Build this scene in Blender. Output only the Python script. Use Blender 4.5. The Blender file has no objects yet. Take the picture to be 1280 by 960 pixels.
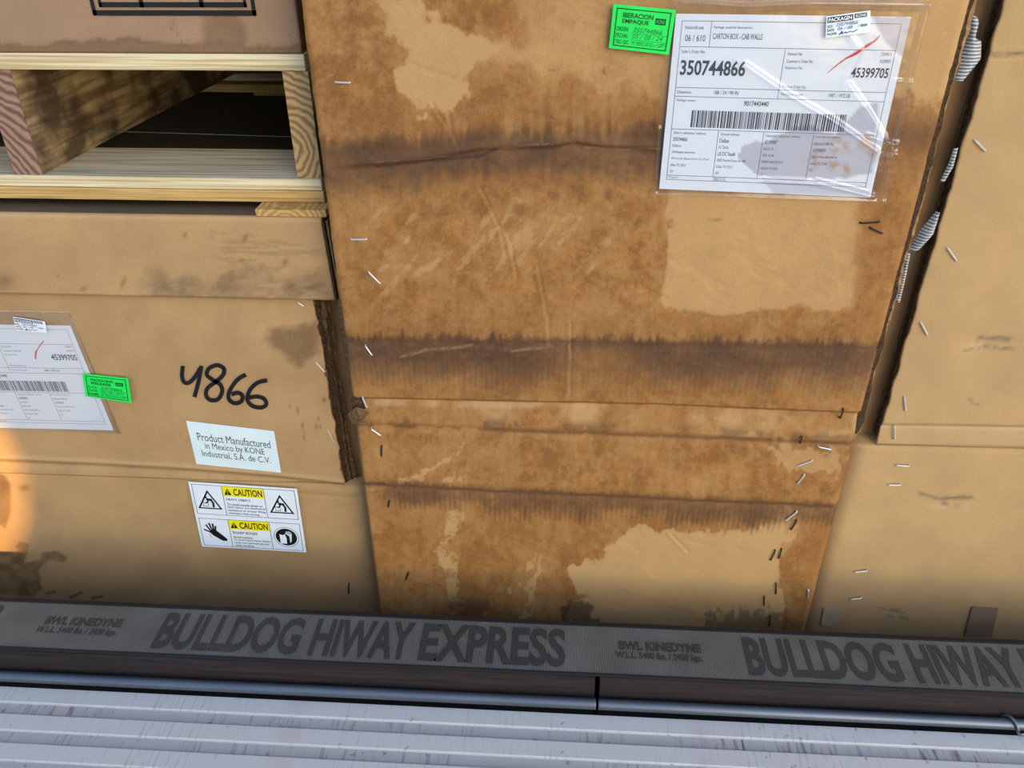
import bpy, bmesh, math
import numpy as np
from mathutils import Matrix, Vector

# ------------------------------------------------------------------ camera
scene = bpy.context.scene
col = scene.collection
CAM = np.array([0.0, -1.08, 1.12])
FPX = 1000.0
_dn = np.array([10, 1650, FPX]); _dn /= np.linalg.norm(_dn)
_xr = np.array([18640, 493, -FPX]); _xr -= _dn*(_xr@_dn); _xr /= np.linalg.norm(_xr)
_Z = -_dn; _X = _xr; _Y = np.cross(_Z, _X)
ROT = np.array([_X, _Y, _Z])
cam_data = bpy.data.cameras.new('camera')
cam_data.sensor_width = 36.0
cam_data.lens = FPX/1280*36.0
cam_data.clip_start = 0.02
cam = bpy.data.objects.new('camera', cam_data)
col.objects.link(cam)
cam.matrix_world = Matrix((
    (ROT[0, 0], -ROT[0, 1], -ROT[0, 2], CAM[0]),
    (ROT[1, 0], -ROT[1, 1], -ROT[1, 2], CAM[1]),
    (ROT[2, 0], -ROT[2, 1], -ROT[2, 2], CAM[2]),
    (0, 0, 0, 1)))
scene.camera = cam

# ------------------------------------------------------------------ sky, sun, exposure
world = bpy.data.worlds.new('sky'); scene.world = world
world.use_nodes = True
wn = world.node_tree.nodes; wl = world.node_tree.links
sky = wn.new('ShaderNodeTexSky')
sky.sky_type = 'NISHITA'; sky.sun_disc = False
SUN_EL = math.radians(19.0); SUN_AZ = math.radians(-14)   # azimuth measured from -Y towards +X
sky.sun_elevation = math.radians(28)
sky.sun_rotation = math.radians(150)
sky.air_density = 1.0; sky.dust_density = 1.0; sky.ozone_density = 1.0
tint = wn.new('ShaderNodeMix'); tint.data_type = 'RGBA'; tint.blend_type = 'MULTIPLY'; tint.inputs[0].default_value = 1.0
tint.inputs[7].default_value = (0.95, 1.01, 1.05, 1)
wl.new(sky.outputs['Color'], tint.inputs[6]); wl.new(tint.outputs[2], wn['Background'].inputs['Color'])
wn['Background'].inputs['Strength'].default_value = 0.20

TOSUN = Vector((math.sin(SUN_AZ)*math.cos(SUN_EL), -math.cos(SUN_AZ)*math.cos(SUN_EL), math.sin(SUN_EL)))
sl = bpy.data.lights.new('sun', 'SUN')
sl.energy = 3.2; sl.color = (1.0, 0.58, 0.16); sl.angle = math.radians(0.6)
so = bpy.data.objects.new('sun', sl); col.objects.link(so)
so.rotation_euler = TOSUN.to_track_quat('Z', 'Y').to_euler()
so.location = (0, -3, 4)

vs = scene.view_settings
vs.view_transform = 'Standard'; vs.look = 'None'; vs.gamma = 1.0; vs.use_curve_mapping = False
vs.exposure = 0.83

# ------------------------------------------------------------------ helpers
def lin(r, g, b):
    f = lambda c: c/12.92 if c <= 0.04045 else ((c+0.055)/1.055)**2.4
    return (f(r/255), f(g/255), f(b/255), 1.0)

def ray(px, py):
    return ROT@np.array([px-640.0, py-480.0, FPX])

def PY(px, py, y):            # point of the sight line on the upright plane Y = y
    r = ray(px, py); return CAM + r*((y-CAM[1])/r[1])

def PZ(px, py, z):            # point of the sight line on the level plane Z = z
    r = ray(px, py); return CAM + r*((z-CAM[2])/r[2])

def face_coords(V):           # plan coordinates in which the panel patterns below are drawn
    d = (np.asarray(V)-CAM)@ROT
    return 640+FPX*d[:, 0]/d[:, 2], 480+FPX*d[:, 1]/d[:, 2]

def set_props(o, label=None, cat=None, group=None, kind=None):
    if label: o['label'] = label
    if cat: o['category'] = cat
    if group: o['group'] = group
    if kind: o['kind'] = kind
    return o

def mesh_obj(name, verts, faces, mat, parent=None, smooth=False, label=None, mats=None, midx=None):
    me = bpy.data.meshes.new(name)
    me.from_pydata([tuple(map(float, v)) for v in verts], [], [tuple(map(int, f)) for f in faces])
    for m in (mats or [mat]): me.materials.append(m)
    if midx is not None: me.polygons.foreach_set('material_index', np.asarray(midx, dtype=np.int32))
    if smooth: me.polygons.foreach_set('use_smooth', np.ones(len(me.polygons), dtype=bool))
    me.update()
    o = bpy.data.objects.new(name, me); col.objects.link(o)
    if parent is not None: attach(o, parent)
    if label: o['label'] = label
    return o

def attach(o, parent):
    o.parent = parent
    if parent.type == 'EMPTY':
        o.matrix_parent_inverse = Matrix.Translation(parent.location).inverted()

def thing(name, label, cat, loc, group=None):
    o = bpy.data.objects.new(name, None); col.objects.link(o)
    o.location = loc; o.empty_display_size = 0.05
    return set_props(o, label, cat, group)

class MB:
    def __init__(self): self.v = []; self.f = []
    def add(self, vs_, fs_):
        b = len(self.v); self.v += [tuple(map(float, p)) for p in vs_]; self.f += [tuple(i+b for i in f) for f in fs_]
    def box(self, x0, x1, y0, y1, z0, z1):
        self.add([(x0, y0, z0), (x1, y0, z0), (x1, y1, z0), (x0, y1, z0), (x0, y0, z1), (x1, y0, z1), (x1, y1, z1), (x0, y1, z1)],
                 [(0, 3, 2, 1), (4, 5, 6, 7), (0, 1, 5, 4), (1, 2, 6, 5), (2, 3, 7, 6), (3, 0, 4, 7)])
    def tube(self, pts, r, n=8, closed=False):
        pts = [Vector(p) for p in pts]; b = len(self.v); m = len(pts); up = Vector((0.13, 0.27, 0.95))
        for i, p in enumerate(pts):
            a = pts[(i-1) % m] if closed else pts[max(i-1, 0)]; c = pts[(i+1) % m] if closed else pts[min(i+1, m-1)]
            t = (c-a).normalized(); s = t.cross(up).normalized(); w = s.cross(t)
            for k in range(n):
                an = 2*math.pi*k/n; q = p+(s*math.cos(an)+w*math.sin(an))*r
                self.v.append(tuple(q))
        for i in range(m if closed else m-1):
            j = (i+1) % m
            for k in range(n):
                l = (k+1) % n
                self.f.append((b+i*n+k, b+i*n+l, b+j*n+l, b+j*n+k))
        if not closed:
            self.f.append(tuple(b+k for k in reversed(range(n)))); self.f.append(tuple(b+(m-1)*n+k for k in range(n)))
    def build(self, name, mat, parent=None, smooth=False, label=None, bevel=0):
        o = mesh_obj(name, self.v, self.f, mat, parent, smooth, label)
        if bevel:
            bm = bmesh.new(); bm.from_mesh(o.data)
            bmesh.ops.bevel(bm, geom=list(bm.edges), offset=bevel, segments=2, affect='EDGES', profile=0.5)
            bm.to_mesh(o.data); bm.free()
        return o

_T = np.random.default_rng(11).random((256, 256))
def vnoise(x, y, seed=0):
    x = np.asarray(x, float)+seed*17.31; y = np.asarray(y, float)+seed*9.77
    xi = np.floor(x).astype(int); yi = np.floor(y).astype(int); fx = x-xi; fy = y-yi
    fx = fx*fx*(3-2*fx); fy = fy*fy*(3-2*fy); g = lambda a, b: _T[a & 255, b & 255]
    return (g(xi, yi)*(1-fx)+g(xi+1, yi)*fx)*(1-fy)+(g(xi, yi+1)*(1-fx)+g(xi+1, yi+1)*fx)*fy
def fbm(x, y, sx, sy=None, oc=4, seed=0):
    sy = sy or sx; t = 0; a = 1; n = 0
    for i in range(oc):
        t = t+a*vnoise(np.asarray(x)/sx*2**i, np.asarray(y)/sy*2**i, seed+i*3); n += a; a *= 0.55
    return t/n
def sstep(a, b, x):
    t = np.clip((x-a)/(b-a), 0, 1); return t*t*(3-2*t)
def seg_d(x, y, a, b):
    ax, ay = a; dx, dy = b[0]-ax, b[1]-ay
    t = np.clip(((x-ax)*dx+(y-ay)*dy)/(dx*dx+dy*dy+1e-9), 0, 1)
    return np.hypot(x-ax-t*dx, y-ay-t*dy)
def line_d(x, y, pts):
    d = None
    for a, b in zip(pts[:-1], pts[1:]):
        e = seg_d(x, y, a, b); d = e if d is None else np.minimum(d, e)
    return d
def poly_in(x, y, poly, soft):
    d = line_d(x, y, list(poly)+[poly[0]]); ins = np.zeros(np.shape(x), bool)
    n = len(poly); j = n-1
    for i in range(n):
        (xi, yi), (xj, yj) = poly[i], poly[j]
        if yi != yj:
            ins ^= ((yi > y) != (yj > y)) & (x < (xj-xi)*(y-yi)/(yj-yi)+xi)
        j = i
    sd = np.where(ins, -d, d)
    return 1-sstep(-soft, soft, sd)
def yline(x, pts):
    return np.interp(x, [p[0] for p in pts], [p[1] for p in pts])

# ------------------------------------------------------------------ materials
def new_mat(name):
    m = bpy.data.materials.new(name); m.use_nodes = True
    return m, m.node_tree.nodes, m.node_tree.links, m.node_tree.nodes['Principled BSDF']

def plain(name, rgb, rough=0.6, metal=0.0, var=0.0, scale=60, spec=0.4, bump=0.0, stretch=(1, 1, 1), alpha=None):
    m, n, l, b = new_mat(name)
    b.inputs['Roughness'].default_value = rough; b.inputs['Metallic'].default_value = metal
    b.inputs['Specular IOR Level'].default_value = spec
    c = lin(*rgb)
    tc = n.new('ShaderNodeTexCoord'); mp = n.new('ShaderNodeMapping'); mp.inputs['Scale'].default_value = stretch
    l.new(tc.outputs['Object'], mp.inputs['Vector'])
    ns = n.new('ShaderNodeTexNoise'); ns.inputs['Scale'].default_value = scale; ns.inputs['Detail'].default_value = 5
    l.new(mp.outputs['Vector'], ns.inputs['Vector'])
    rp = n.new('ShaderNodeValToRGB'); rp.color_ramp.elements[0].position = 0.3; rp.color_ramp.elements[1].position = 0.7
    rp.color_ramp.elements[0].color = tuple(v*(1-var) for v in c[:3])+(1,)
    rp.color_ramp.elements[1].color = tuple(min(1, v*(1+var)) for v in c[:3])+(1,)
    l.new(ns.outputs['Fac'], rp.inputs['Fac']); l.new(rp.outputs['Color'], b.inputs['Base Color'])
    if bump:
        bp = n.new('ShaderNodeBump'); bp.inputs['Strength'].default_value = bump; bp.inputs['Distance'].default_value = 0.002
        l.new(ns.outputs['Fac'], bp.inputs['Height']); l.new(bp.outputs['Normal'], b.inputs['Normal'])
    return m

def carton_mat(name, dry, wet, dark, pale, grime, mottle=1.0):
    m, n, l, b = new_mat(name)
    at = n.new('ShaderNodeAttribute'); at.attribute_name = 'stain'
    sp = n.new('ShaderNodeSeparateColor'); l.new(at.outputs['Color'], sp.inputs['Color'])
    tc = n.new('ShaderNodeTexCoord')
    def noise(scale, det=6, stretch=(1, 1, 1), ro=0.6):
        mp = n.new('ShaderNodeMapping'); mp.inputs['Scale'].default_value = stretch
        l.new(tc.outputs['Object'], mp.inputs['Vector'])
        t = n.new('ShaderNodeTexNoise'); t.inputs['Scale'].default_value = scale; t.inputs['Detail'].default_value = det
        t.inputs['Roughness'].default_value = ro
        l.new(mp.outputs['Vector'], t.inputs['Vector']); return t.outputs['Fac']
    def mix(a, c, f, mode='MIX'):
        x = n.new('ShaderNodeMix'); x.data_type = 'RGBA'; x.blend_type = mode
        for s, v in ((6, a), (7, c)):
            if isinstance(v, tuple): x.inputs[s].default_value = v
            else: l.new(v, x.inputs[s])
        if isinstance(f, float): x.inputs[0].default_value = f
        else: l.new(f, x.inputs[0])
        return x.outputs[2]
    def rng(src, a, c, lo=0.0, hi=1.0):
        x = n.new('ShaderNodeMapRange'); l.new(src, x.inputs[0])
        for i, v in enumerate((a, c, lo, hi)): x.inputs[1+i].default_value = v
        return x.outputs[0]
    def mul(a, c):
        x = n.new('ShaderNodeMath'); x.operation = 'MULTIPLY'
        for i, v in enumerate((a, c)):
            if isinstance(v, (int, float)): x.inputs[i].default_value = v
            else: l.new(v, x.inputs[i])
        return x.outputs[0]
    W, D, Pl = sp.outputs[0], sp.outputs[1], sp.outputs[2]
    wetc = mix(lin(*wet), tuple(v*0.62 for v in lin(*wet)[:3])+(1,), mul(rng(noise(26, 9, ro=0.78), 0.40, 0.75), 0.7*mottle))
    c = mix(lin(*dry), wetc, W)
    speck = mul(mul(rng(noise(190, 9, ro=0.85), 0.54, 0.64), W), 0.5*mottle)
    fibre = mul(mul(rng(noise(60, 8, (3.0, 1, 0.7), 0.75), 0.54, 0.68), W), 0.42*mottle)
    c = mix(c, tuple(v*0.5 for v in lin(*wet)[:3])+(1,), fibre)
    lightp = mul(mul(rng(noise(30, 9, (1, 1, 1.3), 0.8), 0.50, 0.80), W), 0.45*mottle)
    c = mix(c, lin(*dry), lightp)
    c = mix(c, tuple(v*0.45 for v in lin(*wet)[:3])+(1,), speck)
    c = mix(c, lin(*dark), D)
    c = mix(c, lin(*pale), Pl)
    c = mix(c, lin(*grime), at.outputs['Alpha'])
    g = mix((0.88, 0.88, 0.88, 1), (1.1, 1.1, 1.1, 1), rng(noise(420, 3, (1, 1, 2.5)), 0.3, 0.7))
    c = mix(c, g, 1.0, 'MULTIPLY')
    g2 = mix((0.93, 0.93, 0.93, 1), (1.05, 1.05, 1.05, 1), rng(noise(9, 4), 0.3, 0.7))
    c = mix(c, g2, 1.0, 'MULTIPLY')
    l.new(c, b.inputs['Base Color'])
    b.inputs['Roughness'].default_value = 0.78; b.inputs['Specular IOR Level'].default_value = 0.25
    bp = n.new('ShaderNodeBump'); bp.inputs['Strength'].default_value = 0.25; bp.inputs['Distance'].default_value = 0.001
    l.new(noise(240, 6), bp.inputs['Height']); l.new(bp.outputs['Normal'], b.inputs['Normal'])
    return m

def wood_mat(name, light, dark_, stretch, scale=14, rough=0.7, mark=None, contrast=(0.38, 0.62)):
    m, n, l, b = new_mat(name)
    tc = n.new('ShaderNodeTexCoord'); mp = n.new('ShaderNodeMapping'); mp.inputs['Scale'].default_value = stretch
    l.new(tc.outputs['Object'], mp.inputs['Vector'])
    ns = n.new('ShaderNodeTexNoise'); ns.inputs['Scale'].default_value = scale; ns.inputs['Detail'].default_value = 5
    ns.inputs['Distortion'].default_value = 0.6
    l.new(mp.outputs['Vector'], ns.inputs['Vector'])
    rp = n.new('ShaderNodeValToRGB'); e = rp.color_ramp.elements
    e[0].position, e[1].position = contrast; e[0].color = lin(*dark_); e[1].color = lin(*light)
    l.new(ns.outputs['Fac'], rp.inputs['Fac'])
    out = rp.outputs['Color']
    if mark:
        n2 = n.new('ShaderNodeTexNoise'); n2.inputs['Scale'].default_value = 9; n2.inputs['Detail'].default_value = 5
        l.new(tc.outputs['Object'], n2.inputs['Vector'])
        r2 = n.new('ShaderNodeMapRange'); r2.inputs[1].default_value = 0.42; r2.inputs[2].default_value = 0.56; r2.inputs[4].default_value = 0.85
        l.new(n2.outputs['Fac'], r2.inputs[0])
        x = n.new('ShaderNodeMix'); x.data_type = 'RGBA'; l.new(r2.outputs[0], x.inputs[0]); l.new(out, x.inputs[6]); x.inputs[7].default_value = lin(*mark)
        out = x.outputs[2]
    l.new(out, b.inputs['Base Color']); b.inputs['Roughness'].default_value = rough
    bp = n.new('ShaderNodeBump'); bp.inputs['Strength'].default_value = 0.3; bp.inputs['Distance'].default_value = 0.001
    l.new(ns.outputs['Fac'], bp.inputs['Height']); l.new(bp.outputs['Normal'], b.inputs['Normal'])
    return m

def endgrain_mat(name, light, dark_, centre, scale=90, mark=None):
    m, n, l, b = new_mat(name)
    tc = n.new('ShaderNodeTexCoord'); mp = n.new('ShaderNodeMapping'); mp.inputs['Location'].default_value = tuple(-c for c in centre)
    l.new(tc.outputs['Object'], mp.inputs['Vector'])
    w = n.new('ShaderNodeTexWave'); w.wave_type = 'RINGS'; w.rings_direction = 'Y'; w.inputs['Scale'].default_value = scale
    w.inputs['Distortion'].default_value = 7.0; w.inputs['Detail'].default_value = 3; w.inputs['Detail Scale'].default_value = 1.0
    l.new(mp.outputs['Vector'], w.inputs['Vector'])
    rp = n.new('ShaderNodeValToRGB'); e = rp.color_ramp.elements
    e[0].position, e[1].position = 0.0, 0.9; e[0].color = lin(*dark_); e[1].color = lin(*light)
    l.new(w.outputs['Fac'], rp.inputs['Fac']); l.new(rp.outputs['Color'], b.inputs['Base Color'])
    b.inputs['Roughness'].default_value = 0.75
    return m

M_MAIN = carton_mat('stained_carton', (194, 152, 99), (163, 109, 53), (88, 62, 43), (210, 174, 124), (60, 42, 28), 1.2)
M_LEFT = carton_mat('clean_carton', (188, 149, 101), (134, 102, 68), (92, 62, 36), (200, 164, 122), (96, 80, 62), 0.5)
M_RIGHT = carton_mat('tan_carton', (192, 154, 105), (150, 116, 76), (96, 76, 52), (206, 174, 132), (110, 98, 82), 0.5)
M_UP = carton_mat('upper_carton', (170, 136, 104), (124, 92, 66), (92, 66, 46), (190, 160, 128), (40, 32, 28), 0.5)
M_BODY = plain('carton_body', (150, 112, 72), 0.85, var=0.1, scale=20, spec=0.2)
M_LAYER = [plain('torn_liner', (112, 84, 56), 0.9, var=0.4, scale=150, spec=0.1, bump=0.5),
           plain('torn_flute', (76, 58, 41), 0.95, var=0.5, scale=220, spec=0.1, bump=0.6),
           plain('torn_liner_light', (164, 130, 88), 0.9, var=0.25, scale=120, spec=0.1)]
M_STAPLE = plain('staple_wire', (214, 210, 200), 0.4, metal=0.5, var=0.15, scale=300)
M_STAPLE_D = plain('rusty_staple', (52, 42, 36), 0.6, metal=0.4, var=0.3, scale=300)
M_PAPER = plain('label_paper', (236, 238, 242), 0.65, var=0.01, scale=30, spec=0.3)
M_WHITE = plain('sticker_white', (232, 236, 238), 0.5, var=0.02, scale=40)
M_PRODUCT = plain('sticker_pale', (222, 234, 232), 0.5, var=0.025, scale=25)
M_INK = plain('printing_ink', (66, 69, 82), 0.6, var=0.05)
M_INK_SOFT = plain('faded_ink', (112, 116, 132), 0.6, var=0.05)
M_BLACK = plain('black_ink', (18, 18, 20), 0.55, var=0.1)
M_RED = plain('red_marker', (214, 58, 62), 0.5, var=0.2, scale=200)
M_GREEN = plain('green_sticker', (22, 226, 84), 0.45, var=0.06, scale=30)
M_DKGREEN = plain('green_print', (6, 62, 26), 0.6, var=0.1)
M_PEN = plain('pen_ink', (10, 120, 60), 0.5, var=0.1)
M_BLUEPEN = plain('blue_pen_ink', (58, 74, 130), 0.5, var=0.1)
M_YELLOW = plain('caution_yellow', (246, 226, 20), 0.5, var=0.02)
M_TAPE = plain('brown_grey_tape', (176, 150, 120), 0.85, var=0.1, scale=20)
M_TAPE2 = plain('grey_tape', (140, 112, 84), 0.9, var=0.12, scale=20)
M_ROD = plain('galvanised_tube', (108, 113, 120), 0.45, metal=0.75, var=0.12, scale=25, stretch=(0.3, 1, 1))
M_HOOK = plain('hook_wire', (120, 124, 130), 0.4, metal=0.8, var=0.2, scale=60)
M_CARGO = plain('cargo_floor', (48, 36, 30), 0.9, var=0.2, scale=12)
M_GROUND = plain('yard_concrete', (100, 104, 110), 0.9, var=0.1, scale=2)
M_BLOCKER = plain('sun_blocker_surface', (206, 208, 212), 0.7, var=0.05, scale=3)  # surface of the added sun blocker, kept light for bounce
M_CORD = plain('green_cord', (60, 92, 78), 0.5, var=0.1)

M_BOARD = wood_mat('pale_pine', (238, 220, 178), (196, 168, 118), (0.4, 20, 40), 9)
M_BOARD_TOP = wood_mat('grey_pine', (224, 208, 174), (164, 146, 112), (0.5, 26, 26), 9)
M_BOARD2 = wood_mat('yellow_pine', (218, 178, 108), (178, 136, 76), (0.5, 10, 24), 12)
M_STRINGER = wood_mat('weathered_stringer', (190, 160, 112), (128, 100, 64), (10, 0.8, 10), 8, mark=(62, 42, 24))
M_BEAM = wood_mat('dark_timber', (48, 31, 25), (17, 11, 10), (0.6, 14, 14), 14, 0.85, contrast=(0.3, 0.7))

# aluminium deck: scuffs running across the grooves
def deck_mat(name, base, scuff, amount):
    m, n, l, b = new_mat(name)
    tc = n.new('ShaderNodeTexCoord')
    def nz(sc, st, det=5):
        mp = n.new('ShaderNodeMapping'); mp.inputs['Scale'].default_value = st; l.new(tc.outputs['Object'], mp.inputs['Vector'])
        t = n.new('ShaderNodeTexNoise'); t.inputs['Scale'].default_value = sc; t.inputs['Detail'].default_value = det
        l.new(mp.outputs['Vector'], t.inputs['Vector']); return t.outputs['Fac']
    def rg(s, a, c, lo, hi):
        x = n.new('ShaderNodeMapRange'); l.new(s, x.inputs[0])
        for i, v in enumerate((a, c, lo, hi)): x.inputs[1+i].default_value = v
        return x.outputs[0]
    def mx(a, c, f):
        x = n.new('ShaderNodeMix'); x.data_type = 'RGBA'; l.new(f, x.inputs[0])
        for s, v in ((6, a), (7, c)):
            if isinstance(v, tuple): x.inputs[s].default_value = v
            else: l.new(v, x.inputs[s])
        return x.outputs[2]
    ma = n.new('ShaderNodeMath'); ma.operation = 'MULTIPLY'
    l.new(rg(nz(60, (3, 0.25, 1)), 0.52, 0.68, 0, amount), ma.inputs[0]); l.new(rg(nz(4, (1, 1, 1), 3), 0.42, 0.6, 0, 1), ma.inputs[1])
    c = mx(lin(*base), lin(*scuff), ma.outputs[0])
    c = mx(c, lin(86, 80, 78), rg(nz(55, (1, 1, 1), 6), 0.66, 0.74, 0, 0.7))
    c = mx(c, lin(190, 168, 160), rg(nz(5, (1.2, 1, 1), 2), 0.58, 0.75, 0, 0.5))
    l.new(c, b.inputs['Base Color']); b.inputs['Metallic'].default_value = 0.0
    l.new(rg(nz(30, (1, 1, 1)), 0.3, 0.7, 0.42, 0.62), b.inputs['Roughness'])
    return m
M_RIB = deck_mat('aluminium_rib', (202, 196, 189), (150, 146, 146), 0.6)
M_GROOVE = deck_mat('aluminium_groove', (176, 171, 167), (74, 72, 78), 0.95)

def strap_mat(name, rgb, rgb2):
    m, n, l, b = new_mat(name)
    tc = n.new('ShaderNodeTexCoord')
    w = n.new('ShaderNodeTexWave'); w.bands_direction = 'X'; w.inputs['Scale'].default_value = 95; w.inputs['Distortion'].default_value = 0.8
    w2 = n.new('ShaderNodeTexWave'); w2.bands_direction = 'Y'; w2.inputs['Scale'].default_value = 150; w2.inputs['Distortion'].default_value = 0.6
    ns = n.new('ShaderNodeTexNoise'); ns.inputs['Scale'].default_value = 14; ns.inputs['Detail'].default_value = 6
    for t in (w, w2, ns): l.new(tc.outputs['Object'], t.inputs['Vector'])
    ad = n.new('ShaderNodeMath'); ad.operation = 'MULTIPLY_ADD'; ad.inputs[1].default_value = 0.5
    l.new(w2.outputs['Fac'], ad.inputs[0]); l.new(w.outputs['Fac'], ad.inputs[2])
    a2 = n.new('ShaderNodeMath'); a2.operation = 'MULTIPLY_ADD'; a2.inputs[1].default_value = 1.6
    l.new(ns.outputs['Fac'], a2.inputs[0]); l.new(ad.outputs[0], a2.inputs[2])
    rp = n.new('ShaderNodeMapRange'); rp.inputs[1].default_value = 0.6; rp.inputs[2].default_value = 2.4
    l.new(a2.outputs[0], rp.inputs[0])
    x = n.new('ShaderNodeMix'); x.data_type = 'RGBA'; x.inputs[6].default_value = lin(*rgb2); x.inputs[7].default_value = lin(*rgb)
    l.new(rp.outputs[0], x.inputs[0]); l.new(x.outputs[2], b.inputs['Base Color'])
    b.inputs['Roughness'].default_value = 0.55
    bp = n.new('ShaderNodeBump'); bp.inputs['Strength'].default_value = 0.5; bp.inputs['Distance'].default_value = 0.001
    l.new(ad.outputs[0], bp.inputs['Height']); l.new(bp.outputs['Normal'], b.inputs['Normal'])
    return m
M_STRAP = strap_mat('strap_webbing', (112, 110, 102), (64, 63, 59))
M_STRAPINK = strap_mat('strap_print', (60, 60, 58), (36, 36, 36))
M_STRAPEDGE = plain('strap_edge', (30, 29, 31), 0.7, var=0.2, scale=200)

def film_mat():
    m, n, l, b = new_mat('clear_film')
    n.remove(b)
    tr = n.new('ShaderNodeBsdfTransparent'); tr.inputs['Color'].default_value = (0.95, 0.95, 0.95, 1)
    gl = n.new('ShaderNodeBsdfGlossy'); gl.inputs['Roughness'].default_value = 0.12
    lw = n.new('ShaderNodeLayerWeight'); lw.inputs['Blend'].default_value = 0.35
    mr = n.new('ShaderNodeMapRange'); mr.inputs[3].default_value = 0.05; mr.inputs[4].default_value = 0.75
    l.new(lw.outputs['Facing'], mr.inputs[0])
    mx = n.new('ShaderNodeMixShader'); l.new(mr.outputs[0], mx.inputs[0]); l.new(tr.outputs[0], mx.inputs[1]); l.new(gl.outputs[0], mx.inputs[2])
    l.new(mx.outputs[0], n['Material Output'].inputs['Surface'])
    return m
M_FILM = film_mat()

def ribbed_mat():
    m, n, l, b = new_mat('ribbed_tape')
    tc = n.new('ShaderNodeTexCoord')
    w = n.new('ShaderNodeTexWave'); w.bands_direction = 'Z'; w.inputs['Scale'].default_value = 75; w.inputs['Distortion'].default_value = 0.7
    l.new(tc.outputs['Object'], w.inputs['Vector'])
    rp = n.new('ShaderNodeValToRGB'); e = rp.color_ramp.elements; e[0].color = lin(120, 116, 110); e[1].color = lin(212, 212, 210)
    l.new(w.outputs['Fac'], rp.inputs['Fac']); l.new(rp.outputs['Color'], b.inputs['Base Color']); b.inputs['Roughness'].default_value = 0.3
    bp = n.new('ShaderNodeBump'); bp.inputs['Strength'].default_value = 0.6; bp.inputs['Distance'].default_value = 0.002
    l.new(w.outputs['Fac'], bp.inputs['Height']); l.new(bp.outputs['Normal'], b.inputs['Normal'])
    return m
M_RIBTAPE = ribbed_mat()

def paper_attr_mat():
    m, n, l, b = new_mat('damp_paper')
    at = n.new('ShaderNodeAttribute'); at.attribute_name = 'stain'
    l.new(at.outputs['Color'], b.inputs['Base Color']); b.inputs['Roughness'].default_value = 0.6
    return m
M_DAMP = paper_attr_mat()

# ------------------------------------------------------------------ the setting
def structure(o): o['kind'] = 'structure'; return o
g = MB(); g.box(-14, 14, -14, 14, -1.35, -1.25); structure(g.build('ground', M_GROUND))
g = MB(); g.box(-2.1, 2.1, -0.10, 1.15, -0.26, -0.20); structure(g.build('floor_cargo', M_CARGO))

# unseen blocker added behind the viewer, outlined to pass one strip of sun
wp = []
YW = -5.0
for px, py in [(16, 705), (30, 640), (28, 596), (8, 545), (-12, 508), (-140, 503)]:
    p = PY(px, py, 0.06); t = (YW-0.06)/TOSUN.y; wp.append((p[0]+TOSUN.x*t, p[2]+TOSUN.z*t))
x0 = wp[0][0]; left = wp[-1][0]-2.6
outl = [(1.5, -1.25), (x0, -1.25)]+wp+[(left, wp[-1][1]), (left, 3.6), (1.5, 3.6)]
vv = [(x, YW, z) for x, z in outl]+[(x, YW-0.004, z) for x, z in outl]; k = len(outl)
ff = [tuple(range(k)), tuple(reversed(range(k, 2*k)))]+[(i, (i+1) % k, (i+1) % k+k, i+k) for i in range(k)]
structure(mesh_obj('sun_blocker', vv, ff, M_BLOCKER))

# ribbed aluminium deck
g = MB(); g.box(-2.2, 2.2, -1.7, -0.258, -0.05, -0.005)
deck = structure(g.build('floor_deck', M_GROOVE))
rib_y = []
for a, b_ in ((888, 908), (923, 940)): rib_y.append((PZ(640, b_, 0.0)[1], PZ(640, a, 0.0)[1]))
per = rib_y[0][1]-rib_y[1][1]; wid = rib_y[0][1]-rib_y[0][0]
def rib_mesh():
    hw = wid/2; c = 0.0014; h = 0.0
    prof = [(-hw, -0.006), (-hw, -c), (-hw+c, h), (hw-c, h), (hw, -c), (hw, -0.006)]
    v = [(x, y, z) for x in (-2.2, 2.2) for y, z in prof]; n = len(prof)
    f = [(i, i+1, i+1+n, i+n) for i in range(n-1)]+[tuple(range(n)), tuple(reversed(range(n, 2*n)))]
    return v, f
rv, rf = rib_mesh()
rib0 = None
for i in range(29):
    yc = (rib_y[0][0]+rib_y[0][1])/2 - per*i
    if rib0 is None:
        rib0 = mesh_obj('rib', rv, [tuple(reversed(f)) for f in rf], M_RIB, deck); o = rib0
    else:
        o = rib0.copy(); col.objects.link(o); o.parent = deck
    o.location = (0, yc, 0)

# ------------------------------------------------------------------ beams, tubes, strap
jx = PY(747, 852, -0.225)[0]
def beam(x0, x1, label, seed):
    prof = [(-0.105, -0.20), (-0.105, 0.052), (-0.112, 0.058), (-0.205, 0.058), (-0.220, 0.052), (-0.228, 0.036), (-0.230, 0.010), (-0.226, -0.02), (-0.215, -0.05), (-0.205, -0.20)]
    n = len(prof); st = 60; v = []; f = []
    for i in range(st+1):
        x = x0+(x1-x0)*i/st
        for j, (y, z) in enumerate(prof):
            d = (float(vnoise(x*9, j*1.7, seed))-0.5)*0.003 if 0 < j < n-1 else 0
            v.append((x, y-d*0.6 if j > 3 else y, z-abs(d)*0.5))
    for i in range(st):
        for j in range(n):
            k2 = (j+1) % n; f.append((i*n+j, i*n+k2, (i+1)*n+k2, (i+1)*n+j))
    f += [tuple(reversed(range(n))), tuple(st*n+j for j in range(n))]
    o = mesh_obj('timber_beam', v, f, M_BEAM, smooth=False)
    return set_props(o, label, 'beam', 'dark beams along the deck edge')
beam(-1.9, jx-0.004, 'long dark brown timber beam under the strap, left of the black joint', 1)
beam(jx+0.004, 1.9, 'dark brown timber beam under the strap, right of the black joint', 2)
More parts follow.
